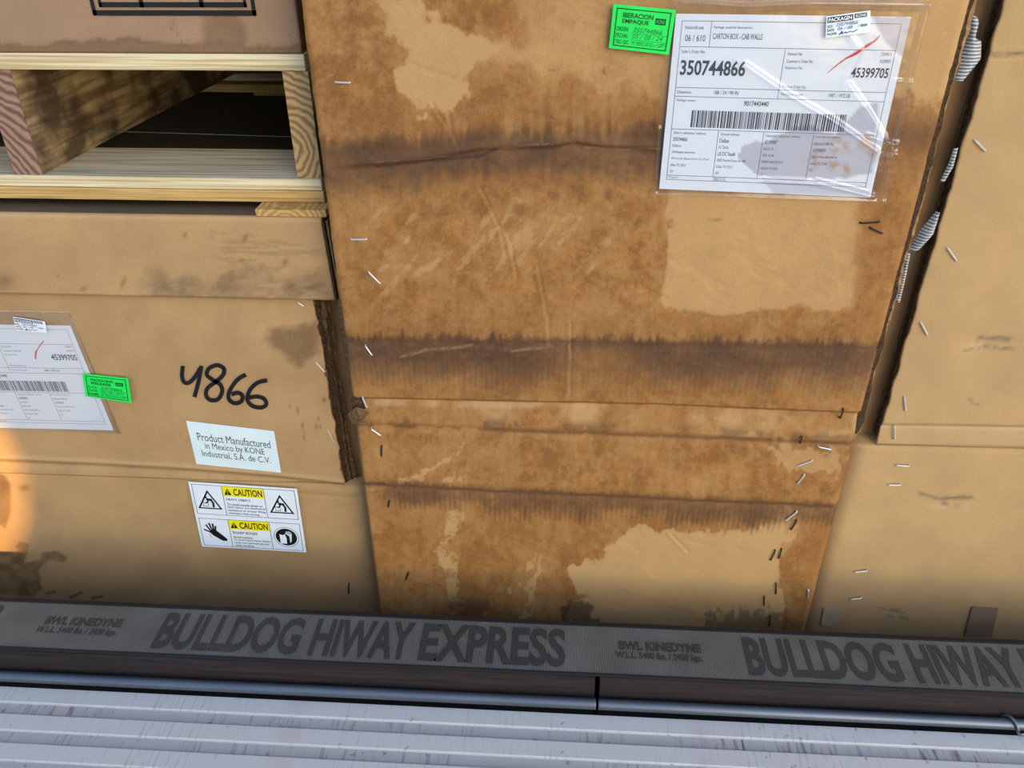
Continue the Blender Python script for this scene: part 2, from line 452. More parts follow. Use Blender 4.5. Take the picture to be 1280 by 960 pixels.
def rod(x0, x1, label):
    m = MB(); r = 0.0088
    c = PY(640, 875, -0.243); y, z = c[1], c[2]
    m.tube([(x0, y, z), (x0+0.002, y, z), ((x0+x1)/2, y, z-0.0006), (x1-0.002, y, z), (x1, y, z)], r, 20)
    return set_props(m.build('steel_tube', M_ROD, smooth=True), label, 'tube', 'thin tubes in front of the beams'), y, z
_, ry, rz = rod(-1.9, jx-0.002, 'thin silver metal tube beside the ribbed deck, left of the black joint')
rod(jx+0.002, 1.9, 'thin silver metal tube beside the ribbed deck, right of the black joint')
# wire hook over the tube at the right edge
m = MB()
hx = PY(1265, 888, ry)[0]
pts = []
for i in range(15):
    a = math.pi*1.0*i/14; pts.append((hx+0.001*i, ry+0.012*math.cos(a), rz+0.0125*math.sin(a)))
e0 = PZ(1267, 908, 0.006); e1 = PZ(1274, 918, 0.006); e2 = PZ(1282, 918, 0.006); e3 = PZ(1284, 900, 0.006)
pts += [tuple(e0), tuple(e1), tuple(e2), tuple(e3)]
m.tube(pts, 0.0024, 8)
set_props(m.build('wire_hook', M_HOOK, smooth=True), 'small bent wire hook hanging over the silver tube at the right', 'hook')

SZ = 0.0635
sy0 = PZ(640, 838, SZ)[1]; sy1 = PZ(640, 777.5, SZ)[1]
strap = thing('cargo_strap', 'grey woven cargo strap printed BULLDOG HIWAY EXPRESS, lying along the dark beams', 'strap', (0, (sy0+sy1)/2, 0.058))
def ribbon(y0, y1, z, th, amp=0.0008, nx=160, ny=8):
    v = []; f = []; w = ny+1
    for s in (0, 1):
        for i in range(nx+1):
            x = -1.9+3.8*i/nx
            for j in range(ny+1):
                y = y0+(y1-y0)*j/ny
                v.append((x, y, z-th*s+amp*(float(vnoise(x*7, y*20, 4))-0.5)))
    N = (nx+1)*w
    for i in range(nx):
        for j in range(ny):
            a = i*w+j; f.append((a, a+w, a+w+1, a+1)); f.append((N+a, N+a+1, N+a+w+1, N+a+w))
        a = i*w; f.append((a, N+a, N+a+w, a+w)); a = i*w+ny; f.append((a, a+w, N+a+w, N+a))
    return v, f
v, f = ribbon(sy0, sy1, SZ, 0.0032); mesh_obj('webbing', v, f, M_STRAP, strap, smooth=False)
web = bpy.data.objects['webbing']
for ya, yb in ((sy0-0.0012, sy0+0.0022), (sy1-0.0022, sy1+0.0012)):
    v, f = ribbon(ya, yb, SZ+0.0007, 0.0046, ny=2); mesh_obj('edge_binding', v, f, M_STRAPEDGE, strap)

# ------------------------------------------------------------------ lettering
_text_cache = {}
def text_geo(body, bold=0.0, shear=0.0, space=1.0):
    key = (body, bold, shear, space)
    if key not in _text_cache:
        cu = bpy.data.curves.new('lettering', 'FONT'); cu.body = body; cu.offset = bold; cu.shear = shear
        cu.resolution_u = 3; cu.space_character = space; cu.fill_mode = 'FRONT'
        o = bpy.data.objects.new('lettering', cu); col.objects.link(o)
        bpy.context.view_layer.update()
        me = o.evaluated_get(bpy.context.evaluated_depsgraph_get()).to_mesh()
        V = np.array([tuple(q.co)[:2] for q in me.vertices]); F = [tuple(p.vertices) for p in me.polygons]
        bpy.data.objects.remove(o); bpy.data.curves.remove(cu)
        V = V-V.min(0); V = V/np.maximum(V.max(0), 1e-6)
        _text_cache[key] = (V, F)
    return _text_cache[key]

class Sheet:
    """flat sheet given by four corners (tl, tr, br, bl); print is laid out on it in 0..1 coordinates, v downwards"""
    def __init__(self, corners, eps=0.0003, nrm=(0, -1, 0)):
        self.c = [np.array(p, float) for p in corners]; self.n = np.array(nrm, float); self.eps = eps
    def at(self, u, v, lift=1.0):
        a, b, c, d = self.c
        return (a*(1-u)+b*u)*(1-v)+(d*(1-u)+c*u)*v+self.n*self.eps*lift
    def text(self, mb, body, u0, u1, v0, v1, bold=0.0, shear=0.0, rot=0.0, lift=1.0):
        V, F = text_geo(body, bold, shear)
        um, vm = (u0+u1)/2, (v0+v1)/2; cs, sn = math.cos(rot), math.sin(rot); out = []
        for x, y in V:
            du = (x-0.5)*(u1-u0); dv = (0.5-y)*(v1-v0)
            out.append(self.at(um+du*cs-dv*sn, vm+du*sn+dv*cs, lift))
        mb.add(out, F)
    def quad(self, mb, u0, u1, v0, v1, lift=1.0):
        mb.add([self.at(u0, v1, lift), self.at(u1, v1, lift), self.at(u1, v0, lift), self.at(u0, v0, lift)], [(0, 1, 2, 3)])
    def poly(self, mb, pts, lift=1.0):
        mb.add([self.at(u, v, lift) for u, v in pts], [tuple(range(len(pts)))])
    def stroke(self, mb, pts, w, lift=1.0, asp=1.0):
        for i, (a, b) in enumerate(zip(pts[:-1], pts[1:])):
            dx, dy = (b[0]-a[0])*asp, b[1]-a[1]; L = math.hypot(dx, dy) or 1e-6
            nx, ny = -dy/L*w/2/asp, dx/L*w/2
            ex, ey = dx/L*w/3/asp, dy/L*w/3
            self.poly(mb, [(a[0]+nx-ex, a[1]+ny-ey), (b[0]+nx+ex, b[1]+ny+ey), (b[0]-nx+ex, b[1]-ny+ey), (a[0]-nx-ex, a[1]-ny-ey)], lift+0.02*(i % 5))
    def frame(self, mb, u0, u1, v0, v1, tu, tv, lift=1.0):
        self.quad(mb, u0, u1, v0, v0+tv, lift); self.quad(mb, u0, u1, v1-tv, v1, lift)
        self.quad(mb, u0, u0+tu, v0, v1, lift); self.quad(mb, u1-tu, u1, v0, v1, lift)
    def slab(self, name, mat, parent, th=0.0004, n=1, label=None):
        v = []; f = []
        for s in (0, 1):
            for j in range(n+1):
                for i in range(n+1):
                    v.append(self.at(i/n, j/n, 0)+self.n*(-th*s))
        w = n+1; N = w*w
        for j in range(n):
            for i in range(n):
                a = j*w+i; f.append((a, a+w, a+w+1, a+1)); f.append((N+a, N+a+1, N+a+w+1, N+a+w))
        bd = [i for i in range(w)]+[j*w+n for j in range(1, w)]+[n*w+i for i in range(n-1, -1, -1)]+[j*w for j in range(n-1, 0, -1)]
        for a, b in zip(bd, bd[1:]+bd[:1]): f.append((a, b, N+b, N+a))
        return mesh_obj(name, v, f, mat, parent, label=label)

# strap print
def strap_sheet(xa, xb):
    z = SZ+0.0006
    return Sheet([(xa, sy1, z), (xb, sy1, z), (xb, sy0, z), (xa, sy0, z)], 0.0003, (0, 0, 1))
bx0 = PZ(200, 787, SZ)[0]; bx1 = PZ(707, 807, SZ)[0]; nx0 = PZ(932, 822, SZ)[0]; L1 = bx1-bx0
words = [('BULLDOG', 0.0, 0.355), ('HIWAY', 0.385, 0.63), ('EXPRESS', 0.65, 1.0)]
for xa in (bx0-(nx0-bx0), bx0, nx0):
    s = strap_sheet(xa, xa+L1)
    for wd, a, b in words:
        mb = MB(); s.text(mb, wd, a, b, 0.11, 0.90, bold=0.032); mb.build('printed_word', M_STRAPINK, web)
    s2 = strap_sheet(xa+L1, xa+(nx0-bx0))
    mb = MB(); s2.text(mb, 'BWL KINEDYNE', 0.30, 0.76, 0.31, 0.49, bold=0.04); s2.text(mb, 'W.L.L. 5400 lbs. / 2450 kgs.', 0.28, 0.76, 0.53, 0.70, bold=0.025)
    mb.build('printed_rating', M_STRAPINK, web)

# ------------------------------------------------------------------ panels with relief and stains
def panel(name, x0, x1, z0, z1, y, step, mat, parent, relief=None, stain=None, th=0.012, edge=None, label=None, holes=None):
    nx = max(2, int((x1-x0)/step)); nz = max(2, int((z1-z0)/step))
    xs = np.linspace(0, 1, nx+1); zs = np.linspace(z0, z1, nz+1)
    X, Zg = np.meshgrid(xs, zs)
    lo = np.full(zs.shape, x0); hi = np.full(zs.shape, x1)
    if edge: lo, hi = edge(zs, lo, hi)
    X = lo[:, None]+X*(hi-lo)[:, None]
    V = np.stack([X, np.full_like(X, y), Zg], -1).reshape(-1, 3)
    px, py = face_coords(V)
    if relief is not None: V[:, 1] = y+relief(px, py, V)
    w = nx+1; N = len(V)
    i, j = np.meshgrid(np.arange(nx), np.arange(nz)); a = (j*w+i).ravel()
    F = np.stack([a, a+1, a+w+1, a+w], 1)
    bd = list(range(w))+[r*w+nx for r in range(1, nz+1)]+[nz*w+c for c in range(nx-1, -1, -1)]+[r*w for r in range(nz-1, 0, -1)]
    B = V[bd].copy(); B[:, 1] = y+th; nb = len(bd); bd = np.array(bd); k_ = np.arange(nb); k2 = (k_+1) % nb
    S = np.stack([bd, N+k_, N+k2, bd[k2]], 1)
    VV = np.vstack([V, B]); FF = np.vstack([F, S])
    me = bpy.data.meshes.new(name)
    me.vertices.add(len(VV)); me.vertices.foreach_set('co', VV.astype(np.float32).ravel())
    me.loops.add(FF.size); me.loops.foreach_set('vertex_index', FF.astype(np.int32).ravel())
    me.polygons.add(len(FF)); me.polygons.foreach_set('loop_start', np.arange(0, FF.size, 4, dtype=np.int32))
    me.update(calc_edges=True)
    sm = np.ones(len(FF), bool); sm[len(F):] = False; me.polygons.foreach_set('use_smooth', sm)
    me.materials.append(mat)
    at = me.color_attributes.new('stain', 'FLOAT_COLOR', 'POINT')
    C = np.zeros((len(VV), 4), np.float32)
    if stain is not None: C[:N] = np.clip(stain(px, py, V), 0, 1); C[N:] = C[bd]
    at.data.foreach_set('color', C.ravel())
    o = bpy.data.objects.new(name, me); col.objects.link(o); attach(o, parent)
    if label: o['label'] = label
    return o

def torn_edge(name, parent, pa, pb, yfront, sgn, layers, dy=0.005, dx=0.0035, jag=0.006, seed=0, n=90, order=(0, 1, 0, 1, 2)):
    """layered ragged board edge between pa (top) and pb (bottom); every deeper ply sticks out further"""
    A = np.array(pa, float) if len(pa) == 3 else PY(*pa, yfront); B = np.array(pb, float) if len(pb) == 3 else PY(*pb, yfront)
    for L in range(layers):
        m = MB(); v = []; f = []
        t = np.linspace(0, 1, n+1)
        off = dx*L+jag*(fbm(t*n, t*0+L*7, 7, oc=4, seed=seed+L)-0.45)*(0.5 if L == 0 else 1)
        wave = 0.0016*np.sin(t*n*2.1) if L % 2 else 0*t
        for i in range(n+1):
            x = A[0]+(B[0]-A[0])*t[i]; z = A[2]+(B[2]-A[2])*t[i]; y = yfront+0.001+dy*L+wave[i]
            v += [(x-sgn*0.02, y, z), (x+sgn*off[i], y, z), (x+sgn*off[i], y+dy*0.55, z), (x-sgn*0.02, y+dy*0.55, z)]
        for i in range(n):
            for k in range(4):
                k2 = (k+1) % 4; q = (i*4+k, i*4+k2, (i+1)*4+k2, (i+1)*4+k); f.append(q if sgn < 0 else tuple(reversed(q)))
        f += [(0, 1, 2, 3), (n*4+3, n*4+2, n*4+1, n*4)]
        mesh_obj(name, v, f, M_LAYER[order[L % len(order)]], parent)

def staple_mesh():
    m = MB(); L = 0.5
    m.tube([(-L, 0.22, 0), (-L*0.98, 0.02, 0), (-L*0.86, -0.06, 0), (L*0.86, -0.06, 0), (L*0.98, 0.02, 0), (L, 0.22, 0)], 0.055, 6)
    me = bpy.data.meshes.new('staple'); me.from_pydata(m.v, [], m.f); return me
_st = {}
def staples(parent, y, items):
    for it in items:
        px, py, ang, ln = it[:4]; dark = len(it) > 4
        key = dark
        if key not in _st:
            _st[key] = staple_mesh(); _st[key].materials.append(M_STAPLE_D if dark else M_STAPLE)
        a = math.radians(ang); dx, dy = math.cos(a)*ln/2, -math.sin(a)*ln/2
        p, q = PY(px-dx, py-dy, y), PY(px+dx, py+dy, y); c = (p+q)/2; d = q-p; L = np.linalg.norm(d)
        o = bpy.data.objects.new('staple', _st[key]); col.objects.link(o); attach(o, parent)
        th = math.atan2(d[2], d[0])
        o.matrix_basis = Matrix.Translation(c)@Matrix.Rotation(-th, 4, 'Y')@Matrix.Diagonal((L, 0.022, 0.025, 1))

def ridge(x, y, pts, w, h):
    return h*np.exp(-(line_d(x, y, pts)/w)**2)

# ================================================================== MAIN CARTON
ztop_ = 1.2
main = thing('cardboard_carton', 'tall water-stained brown carton in the middle with a bluish shipping sheet', 'carton', (0.078, 0.35, -0.20), 'stacked cartons')
MX0, MX1 = -0.3285, 0.4860
UP1 = [(300, 494), (444, 498), (820, 506), (1076, 517), (1200, 522)]
LO1 = [(300, 526), (444, 532), (650, 540), (820, 546), (1059, 556), (1200, 562)]
B3 = [(440, 603), (600, 612), (820, 622), (1060, 634)]
WR1 = [(405, 212), (470, 205), (545, 197), (610, 185), (690, 183), (720, 178), (750, 183), (830, 187)]
WR1B = [(470, 206), (540, 198), (600, 193), (620, 183)]
WR2 = [(500, 447), (530, 440), (600, 436), (640, 440), (700, 432)]
def main_relief(px, py, V):
    r = 0.0012*fbm(V[:, 0], V[:, 2], 0.11, oc=3, seed=5)
    u = py-yline(px, UP1); l = py-yline(px, LO1)
    band = sstep(-2, 1.5, u)*(1-sstep(-4, 3, l))
    r = r+0.0035*band*(1-0.8*sstep(2, 30, u))                    # fold: step in, swelling back out
    r = r+0.0048*np.exp(-((l-1)/4.0)**2)
    r = r+0.0022*np.exp(-((py-yline(px, B3)-3)/4.0)**2)
    r = r+0.0016*np.exp(-((py-yline(px, [(400, 428), (700, 432), (1100, 437)]))/5.0)**2)
    d = py-yline(px, WR1); msk = sstep(400, 470, px)*(1-sstep(790, 850, px))
    r = r+msk*(0.0032*np.exp(-((d-4)/5.0)**2)-0.0030*np.exp(-((d+3)/5.0)**2))
    r = r-ridge(px, py, WR2, 3.0, 0.0012)+ridge(px, py+4, WR2, 3.0, 0.0012)
    for ln in ([(600, 235), (625, 285), (632, 320)], [(560, 140), (566, 170), (575, 190)], [(540, 130), (560, 160)], [(672, 330), (685, 400), (686, 430)],
               [(640, 310), (646, 350)], [(440, 620), (500, 612)], [(714, 405), (712, 500)], [(500, 610), (560, 565)], [(840, 670), (860, 690)]):
        r = r+ridge(px, py, ln, 2.2, 0.0014)-ridge(px+4, py+1, ln, 2.5, 0.0010)
    r = r+0.0010*sstep(0.55, 0.75, fbm(px+py*0.6, py-px*0.3, 60, 26, oc=3, seed=8))
    # soft corner at the lower right
    r = r+0.010*np.clip((V[:, 0]-(MX1-0.014))/0.014, 0, 1)**2
    r = r+0.004*np.clip(((MX0+0.008)-V[:, 0])/0.008, 0, 1)**2
    return np.maximum(r, -0.0035)
def main_stain(px, py, V):
    n1 = fbm(px, py, 46, oc=5, seed=1)-0.5; n2 = fbm(px, py, 18, oc=5, seed=2)-0.5; n3 = fbm(px, py, 46, oc=5, seed=21)-0.5
    n4 = fbm(px, py, 9, 14, oc=4, seed=31)-0.5
    x = px+70*n1+26*n2; y = py+70*n3+26*n4
    n5 = fbm(px, py, 7, 60, oc=4, seed=33)-0.5      # vertical runs
    n6 = fbm(px, py, 6, oc=4, seed=34)-0.5
    wet = 0.90+0.55*n1+0.5*n2+0.35*n5+0.45*n6
    dry = np.zeros_like(px)
    tongue = [(462, -220), (466, 0), (482, 40), (503, 62), (508, 110), (524, 142), (545, 138), (560, 140), (582, 125), (592, 90), (612, 70), (598, 40), (560, 24), (534, 0), (540, -220)]
    dry = np.maximum(dry, 0.9*poly_in(x, y, tongue, 7))
    dry = np.maximum(dry, 0.62*poly_in(x, y, [(575, 30), (640, 40), (700, -220), (1400, -220), (1400, 90), (900, 150), (740, 112), (640, 92), (575, 110)], 26))
    dry = np.maximum(dry, 0.8*poly_in(px+30*n1, py+30*n3, [(836, 235), (1110, 245), (1086, 330), (1072, 380), (990, 386), (920, 392), (830, 388), (822, 376), (832, 330), (826, 270)], 6))
    dry = np.maximum(dry, 0.9*poly_in(x, y, [(1110, -220), (1400, -220), (1400, 20), (1200, 120), (1150, 130), (1100, 120)], 16))
    dry = np.maximum(dry, 0.95*poly_in(px+36*n1+22*n2, py+36*n3+22*n4, [(716, 722), (719, 708), (760, 698), (755, 689), (781, 671), (805, 663), (850, 664), (905, 668), (968, 655), (985, 668), (975, 740), (985, 800), (700, 800), (709, 766), (727, 745), (714, 735)], 3.5))
    for pl in ([(548, 648), (570, 640), (574, 672), (562, 690), (582, 712), (590, 745), (588, 765), (568, 765), (566, 725), (552, 705)], [(640, 728), (655, 703), (667, 700), (660, 730), (660, 772), (646, 772)],
               [(494, 612), (500, 600), (560, 562), (578, 556), (545, 586)], [(556, 590), (566, 588), (570, 608), (558, 606)]):
        dry = np.maximum(dry, 0.85*poly_in(px+48*n1+30*n2+14*n6, py+40*n3+20*n4, pl, 5)*sstep(-0.30, 0.02, n6+0.6*n2))
    dry = np.maximum(dry, 0.7*poly_in(x, y, [(960, 545), (1058, 556), (1062, 590), (1040, 598), (975, 570)], 6))
    dry = np.maximum(dry, 0.55*poly_in(px+20*n1, py+20*n3, [(960, 640), (985, 630), (1000, 660), (985, 700), (960, 690)], 6))
    ru, rv_ = -px*0.66+py*0.75, px*0.75+py*0.66          # scuffs running down to the left
    sc = fbm(rv_*1.0, ru*0.22, 24, 24, oc=5, seed=77)-0.5+0.25*n6
    scz = poly_in(x, y, [(430, 240), (560, 225), (760, 240), (800, 300), (760, 390), (600, 400), (430, 400)], 40)
    dry = np.maximum(dry, 0.62*sstep(0.02, 0.24, sc)*scz)
    dry = np.maximum(dry, 0.30*sstep(0.04, 0.30, n1+0.4*n2+0.3*n5)*sstep(225, 250, py)*(1-sstep(400, 425, py)))
    for s in ([(652, 242), (634, 275), (606, 300)], [(512, 296), (470, 345)], [(722, 262), (714, 285)], [(560, 318), (520, 345)]):
        dd = line_d(px+26*n1+14*n2, py+26*n3, s); dry = np.maximum(dry, 0.7*np.exp(-(dd/7)**2)*sstep(-0.22, 0.06, n2))
    fb = py-yline(px, UP1); fl = py-yline(px, LO1)
    foldb = sstep(0, 3, fb)*(1-sstep(-6, 2, fl)); dry = np.maximum(dry, foldb*np.clip(0.40+1.8*n1, 0, 0.85))
    wet = wet*(1-dry)
    edge_rim = np.exp(-((dry-0.35)/0.18)**2)*0.25
    wet = np.clip(wet+edge_rim*(dry > 0.05), 0, 1)
    # orange right margin
    wet = np.maximum(wet, 0.9*sstep(1060, 1090, px+40*n1-(385-py)*0.10+10)*sstep(180, 260, py)*(1-sstep(440, 520, py)))
    wet = np.maximum(wet, 0.9*poly_in(px+24*n1, py+24*n3, [(1010, 650), (1050, 640), (1040, 700), (1020, 790), (985, 790), (1000, 740), (992, 690)], 7))
    # pock marks left of the dry block
    wet = np.maximum(wet, sstep(0.05, 0.14, n4+0.5*n2)*poly_in(x, y, [(800, 250), (835, 270), (832, 375), (800, 385)], 12))
    # dark bands with the flutes printing through
    fl_c = 0.5+0.5*np.sin(V[:, 0]*2*math.pi/0.0088+2*n1)
    dk = np.zeros_like(px)
    d1 = py+16*n3-yline(px, [(395, 190), (480, 192), (620, 178), (840, 172)])
    b1 = sstep(-34, -4, d1+26*n5)*(1-sstep(24, 70, d1+34*n1+30*n5))*sstep(-10, 10, 850-px+40*n1)
    dk = np.maximum(dk, b1*(0.88+0.6*n1+0.3*n6))
    dk = np.maximum(dk, 0.30*sstep(-0.08, 0.34, n1+0.9*n2+0.6*n6)*(1-dry)*(1-0.5*sstep(600, 660, py)))
    dk = np.maximum(dk, 0.45*poly_in(x, y, [(395, -220), (480, -220), (490, 60), (505, 120), (470, 160), (395, 150)], 20)*np.clip(0.4+1.5*n2+n6, 0, 1))
    dk = np.maximum(dk, 0.7*np.exp(-((py-170-20*n1)/24)**2)*sstep(1085, 1125, px))
    d2 = py-yline(px, [(420, 424), (640, 424), (1100, 432)])+6*n2
    b2 = sstep(-11, 5, d2+4*fl_c*(0.6+1.5*n1)+22*n5+10*n6)*(1-sstep(34, 84, d2-24*n1+6*fl_c+16*n5))
    dk = np.maximum(dk, b2*(0.97+0.4*n1+0.3*n6-0.06*fl_c)*(1-0.2*sstep(24, 46, d2))*(1-0.5*np.exp(-((px-750-40*n3)/45)**2)*sstep(3, 20, d2)))
    dk = np.maximum(dk, 0.85*np.exp(-((d2-3)/5)**2))
    dk = np.maximum(dk, 0.30*np.exp(-((d2-15)/48)**2)*(0.8+1.2*n1+0.6*n5)); dk = np.maximum(dk, 0.34*np.exp(-(d1/60)**2)*(1-dry)*(0.8+1.0*n1+0.8*n5))
    d3 = py-yline(px, B3)+5*n2
    dk = np.maximum(dk, 0.95*np.exp(-((d3-2)/3.2)**2))
    b3 = sstep(-10, 2, d3+10*n5)*(1-sstep(18, 40, d3-34*n1+7*fl_c+14*n5))
    dk = np.maximum(dk, b3*(0.75+0.6*n1+0.3*n6-0.10*fl_c)*sstep(450, 500, px))
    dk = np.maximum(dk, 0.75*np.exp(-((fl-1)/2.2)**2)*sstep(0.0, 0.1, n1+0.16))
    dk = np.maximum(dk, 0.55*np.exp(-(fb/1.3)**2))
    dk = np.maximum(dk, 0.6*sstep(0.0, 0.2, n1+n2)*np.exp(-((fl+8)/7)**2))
    # drips, bottom marks, left margin
    dk = np.maximum(dk, 0.8*poly_in(px+50*n2+20*n6, py+40*n4, [(700, 762), (730, 755), (744, 768), (742, 790), (700, 790)], 3))
    dk = np.maximum(dk, 0.7*sstep(0.02, 0.14, n1)*sstep(735, 760, py)*(1-sstep(640, 720, px)))
    dk = np.maximum(dk, 0.75*poly_in(px+50*n2+20*n6, py+40*n4, [(880, 774), (950, 764), (985, 770), (985, 800), (880, 800)], 4)*0.8)
    dk = np.maximum(dk, 0.45*sstep(0.06, 0.2, n2+0.3*n1)*sstep(215, 235, py)*(1-sstep(240, 290, py))*(1-sstep(780, 840, px)))
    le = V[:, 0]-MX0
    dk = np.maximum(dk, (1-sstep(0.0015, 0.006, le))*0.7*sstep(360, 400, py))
    pale = np.zeros_like(px)  # pale sheen along the wrinkle lines, painted into the colour
    for s in ([(714, 405), (712, 500)], [(685, 370), (687, 430)], [(545, 437), (590, 433)], [(640, 440), (690, 432)], [(500, 447), (530, 438), (560, 436)], [(470, 204), (560, 197)], [(610, 184), (690, 182)], [(730, 184), (830, 187)], [(630, 290), (640, 310)]):
        pale = np.maximum(pale, 0.22*np.exp(-(line_d(px+8*n2, py+8*n1, s)/1.3)**2)*sstep(-0.2, 0.1, n6))
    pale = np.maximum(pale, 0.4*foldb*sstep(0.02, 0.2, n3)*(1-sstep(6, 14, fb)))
    gr = 0.75*np.exp(-(line_d(px, py-3, WR1B)/2.0)**2)
    for s in ([(480, 187), (640, 80), (640, 80)],): pass
    for cx, cy, a, b in ((930, 55, 6, 1.5), (690, 88, 5, 1), (755, 90, 3, 5), (545, 660, 3, 1), (815, 430, 6, 2), (962, 400, 3, 2), (748, 310, 5, 3), (878, 135, 4, 1), (895, 275, 8, 2)):
        gr = np.maximum(gr, 0.5*np.exp(-(((px-cx)/a)**2+((py-cy)/b)**2))*sstep(-0.1, 0.1, n4))
    return np.stack([wet, dk*0.93, pale, gr], 1)
def main_edge(zs, lo, hi):
    j = 0.004*(fbm(zs*300, zs*0, 9, oc=3, seed=3)-0.5)
    zf = PY(443, 515, 0)[2]
    nick = 0.007*np.exp(-((zs-zf)/0.012)**2)
    return lo+j-nick*0.5, hi+0.5*j+0.003*np.exp(-((zs-PY(1085, 545, 0)[2])/0.02)**2)
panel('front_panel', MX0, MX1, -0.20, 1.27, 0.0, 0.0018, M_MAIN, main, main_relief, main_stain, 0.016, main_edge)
g = MB(); g.box(MX0+0.006, MX1-0.012, 0.0165, 0.72, -0.198, 1.265); g.build('carton_body', M_BODY, main, bevel=0.004)
torn_edge('torn_board_edge', main, (MX1-0.001, 0, ztop_), (MX1-0.001, 0, PY(1080, 545, 0)[2]), 0.005, 1, 4, dy=0.0025, dx=0.0024, jag=0.010, seed=40, n=130, order=(1, 1, 1, 2))
torn_edge('torn_board_edge', main, (421, 375), (444, 528), 0.002, -1, 2, dy=0.003, dx=0.001, jag=0.005, seed=60, n=50, order=(1, 1))
# crumpled flap of liner at the left fold
m = MB(); a = [PY(*q, yy) for q, yy in (((434, 518), 0.004), ((446, 508), -0.003), ((462, 515), -0.0045), ((452, 528), -0.004), ((440, 530), 0.003), ((448, 519), -0.010))]
m.add(a, [(0, 1, 5), (1, 2, 5), (2, 3, 5), (3, 4, 5), (4, 0, 5)]); m.build('torn_flap', M_LAYER[0], main)

staples(main, -0.0008, [(428, 103, -3, 19), (448, 299, 0, 20), (468, 347, -45, 21), (461, 438, -55, 15), (456, 503, -68, 14), (470, 540, -35, 15), (477, 564, 88, 13, 1), (486, 630, 80, 8, 1), (509, 720, 70, 10, 1),
    (1087, 278, 3, 24, 1), (1095, 288, -25, 18, 1), (1052, 517, 70, 13, 1), (1001, 550, 75, 8, 1), (1031, 560, -12, 17), (1006, 579, 20, 21), (1001, 599, 52, 15), (989, 645, 38, 19), (992, 656, 58, 14, 1),
    (966, 694, 65, 14, 1), (975, 692, 72, 13, 1), (970, 736, 88, 13, 1), (955, 751, 88, 11, 1), (962, 776, 85, 13, 1), (1010, 742, 85, 10)])

# ---- shipping sheets, shared layout
RNG = np.random.default_rng(5)
def print_sheet(sh, part, second=False):
    L = MB(); tu, tv = 0.0022, 0.003
    rows = [0.036, 0.171, 0.393, 0.443, 0.631, 0.911, 0.938]; l, r = 0.030, 0.966
    for v in rows: sh.quad(L, l, r, v-tv/2, v+tv/2)
    for u in (l, r): sh.quad(L, u-tu/2, u+tu/2, rows[0], rows[-1])
    sh.quad(L, 0.157, 0.157+tu, rows[0], rows[1]); sh.quad(L, 0.490, 0.490+tu, rows[1], rows[3])
    for u in (0.245, 0.453, 0.680): sh.quad(L, u, u+tu, rows[4], rows[5])
    L.build('ruled_lines', M_INK_SOFT, part)['kind'] = 'stuff'
    S = MB()
    def t(b, u0, u1, vm, h, bold=0.0):
        T = MB(); sh.text(T, b, u0, u1, vm-h/2, vm+h/2, bold); T.build('printed_number', M_INK, part)
    def s(b, u0, vm, n=None, h=0.018, bold=0.0):
        sh.text(S, b, u0, u0+len(b)*0.0058*(h/0.018), vm-h/2, vm+h/2, bold)
    s('Module/AB code', 0.045, 0.070); t('06 / 610', 0.050, 0.138, 0.125, 0.034)
    s('Package material description:', 0.170, 0.068); sh.text(S, 'CARTON BOX - CAB WALLS', 0.170, 0.385, 0.098, 0.128, 0.012)
    s("Seller's Order No:", 0.040, 0.196); t('350744866', 0.042, 0.330, 0.283, 0.084, 0.022)
    s('Network No:', 0.505, 0.198); s("Customer's Order No:", 0.505, 0.236); s('Equipment No:', 0.505, 0.274); s('Purchase Order No:', 0.505, 0.374)
    s('72698635', 0.908, 0.190); s('45399705', 0.908, 0.228); t('45399705', 0.795, 0.957, 0.290, 0.055, 0.020)
    s('Dimensions:', 0.040, 0.418); s('188 / 34 / 90 IN', 0.205, 0.416, h=0.021, bold=0.01); s('Net/Gross weight:', 0.505, 0.418); s('1987 / 1972 LB', 0.715, 0.416, h=0.021, bold=0.01)
    s('Package number:', 0.042, 0.466); t('9017443440', 0.345, 0.455, 0.473, 0.029, 0.012)
    blocks = [(0.042, ["Seller's reference / address:", '350744866', 'KONE Inc', 'CAB Supply Operations', '475 Central Bypass North Ste 375-A', 'Allen TX 75013', 'USA']),
              (0.256, ['Terminal address:', 'Dallas', 'DC Dallas', 'US DC South', '2007 Patriot Drive Ste 400', 'Dallas TX 75211', 'USA']),
              (0.464, ["Customer's reference / address:", '43399097', 'DALLAS TX', 'SITE 16 40', 'HARRY HINES BLVD 75', 'DALLAS TX 75390', 'USA']),
              (0.690, ['Final delivery address:', 'DALLAS 43 399-705', '43399097', 'Harry Hines Blvd 4th St', 'Dallas TX 75390', 'USA'])]
    for u, ls in blocks:
        for i, b in enumerate(ls):
            s(b, u, 0.652+0.039*i, h=0.023 if b in ('350744866', 'Dallas', 'US DC South', '43399097') and i < 4 else 0.016, bold=0.012 if i in (1, 3) else 0)
    s('Project:', 0.040, 0.925); s('7000715122', 0.250, 0.925)
    S.build('printed_text', M_INK_SOFT, part)['kind'] = 'stuff'
    Bm = MB(); u = 0.115; e = 0.815; rr = np.random.default_rng(3)
    while u < e:
        w = float(rr.choice([0.0030, 0.0030, 0.0060, 0.0075])); sh.quad(Bm, u, min(u+w, e), 0.520, 0.618); u += w+float(rr.choice([0.0030, 0.0030, 0.0060]))
    Bm.build('barcode', M_INK, part)['kind'] = 'stuff'

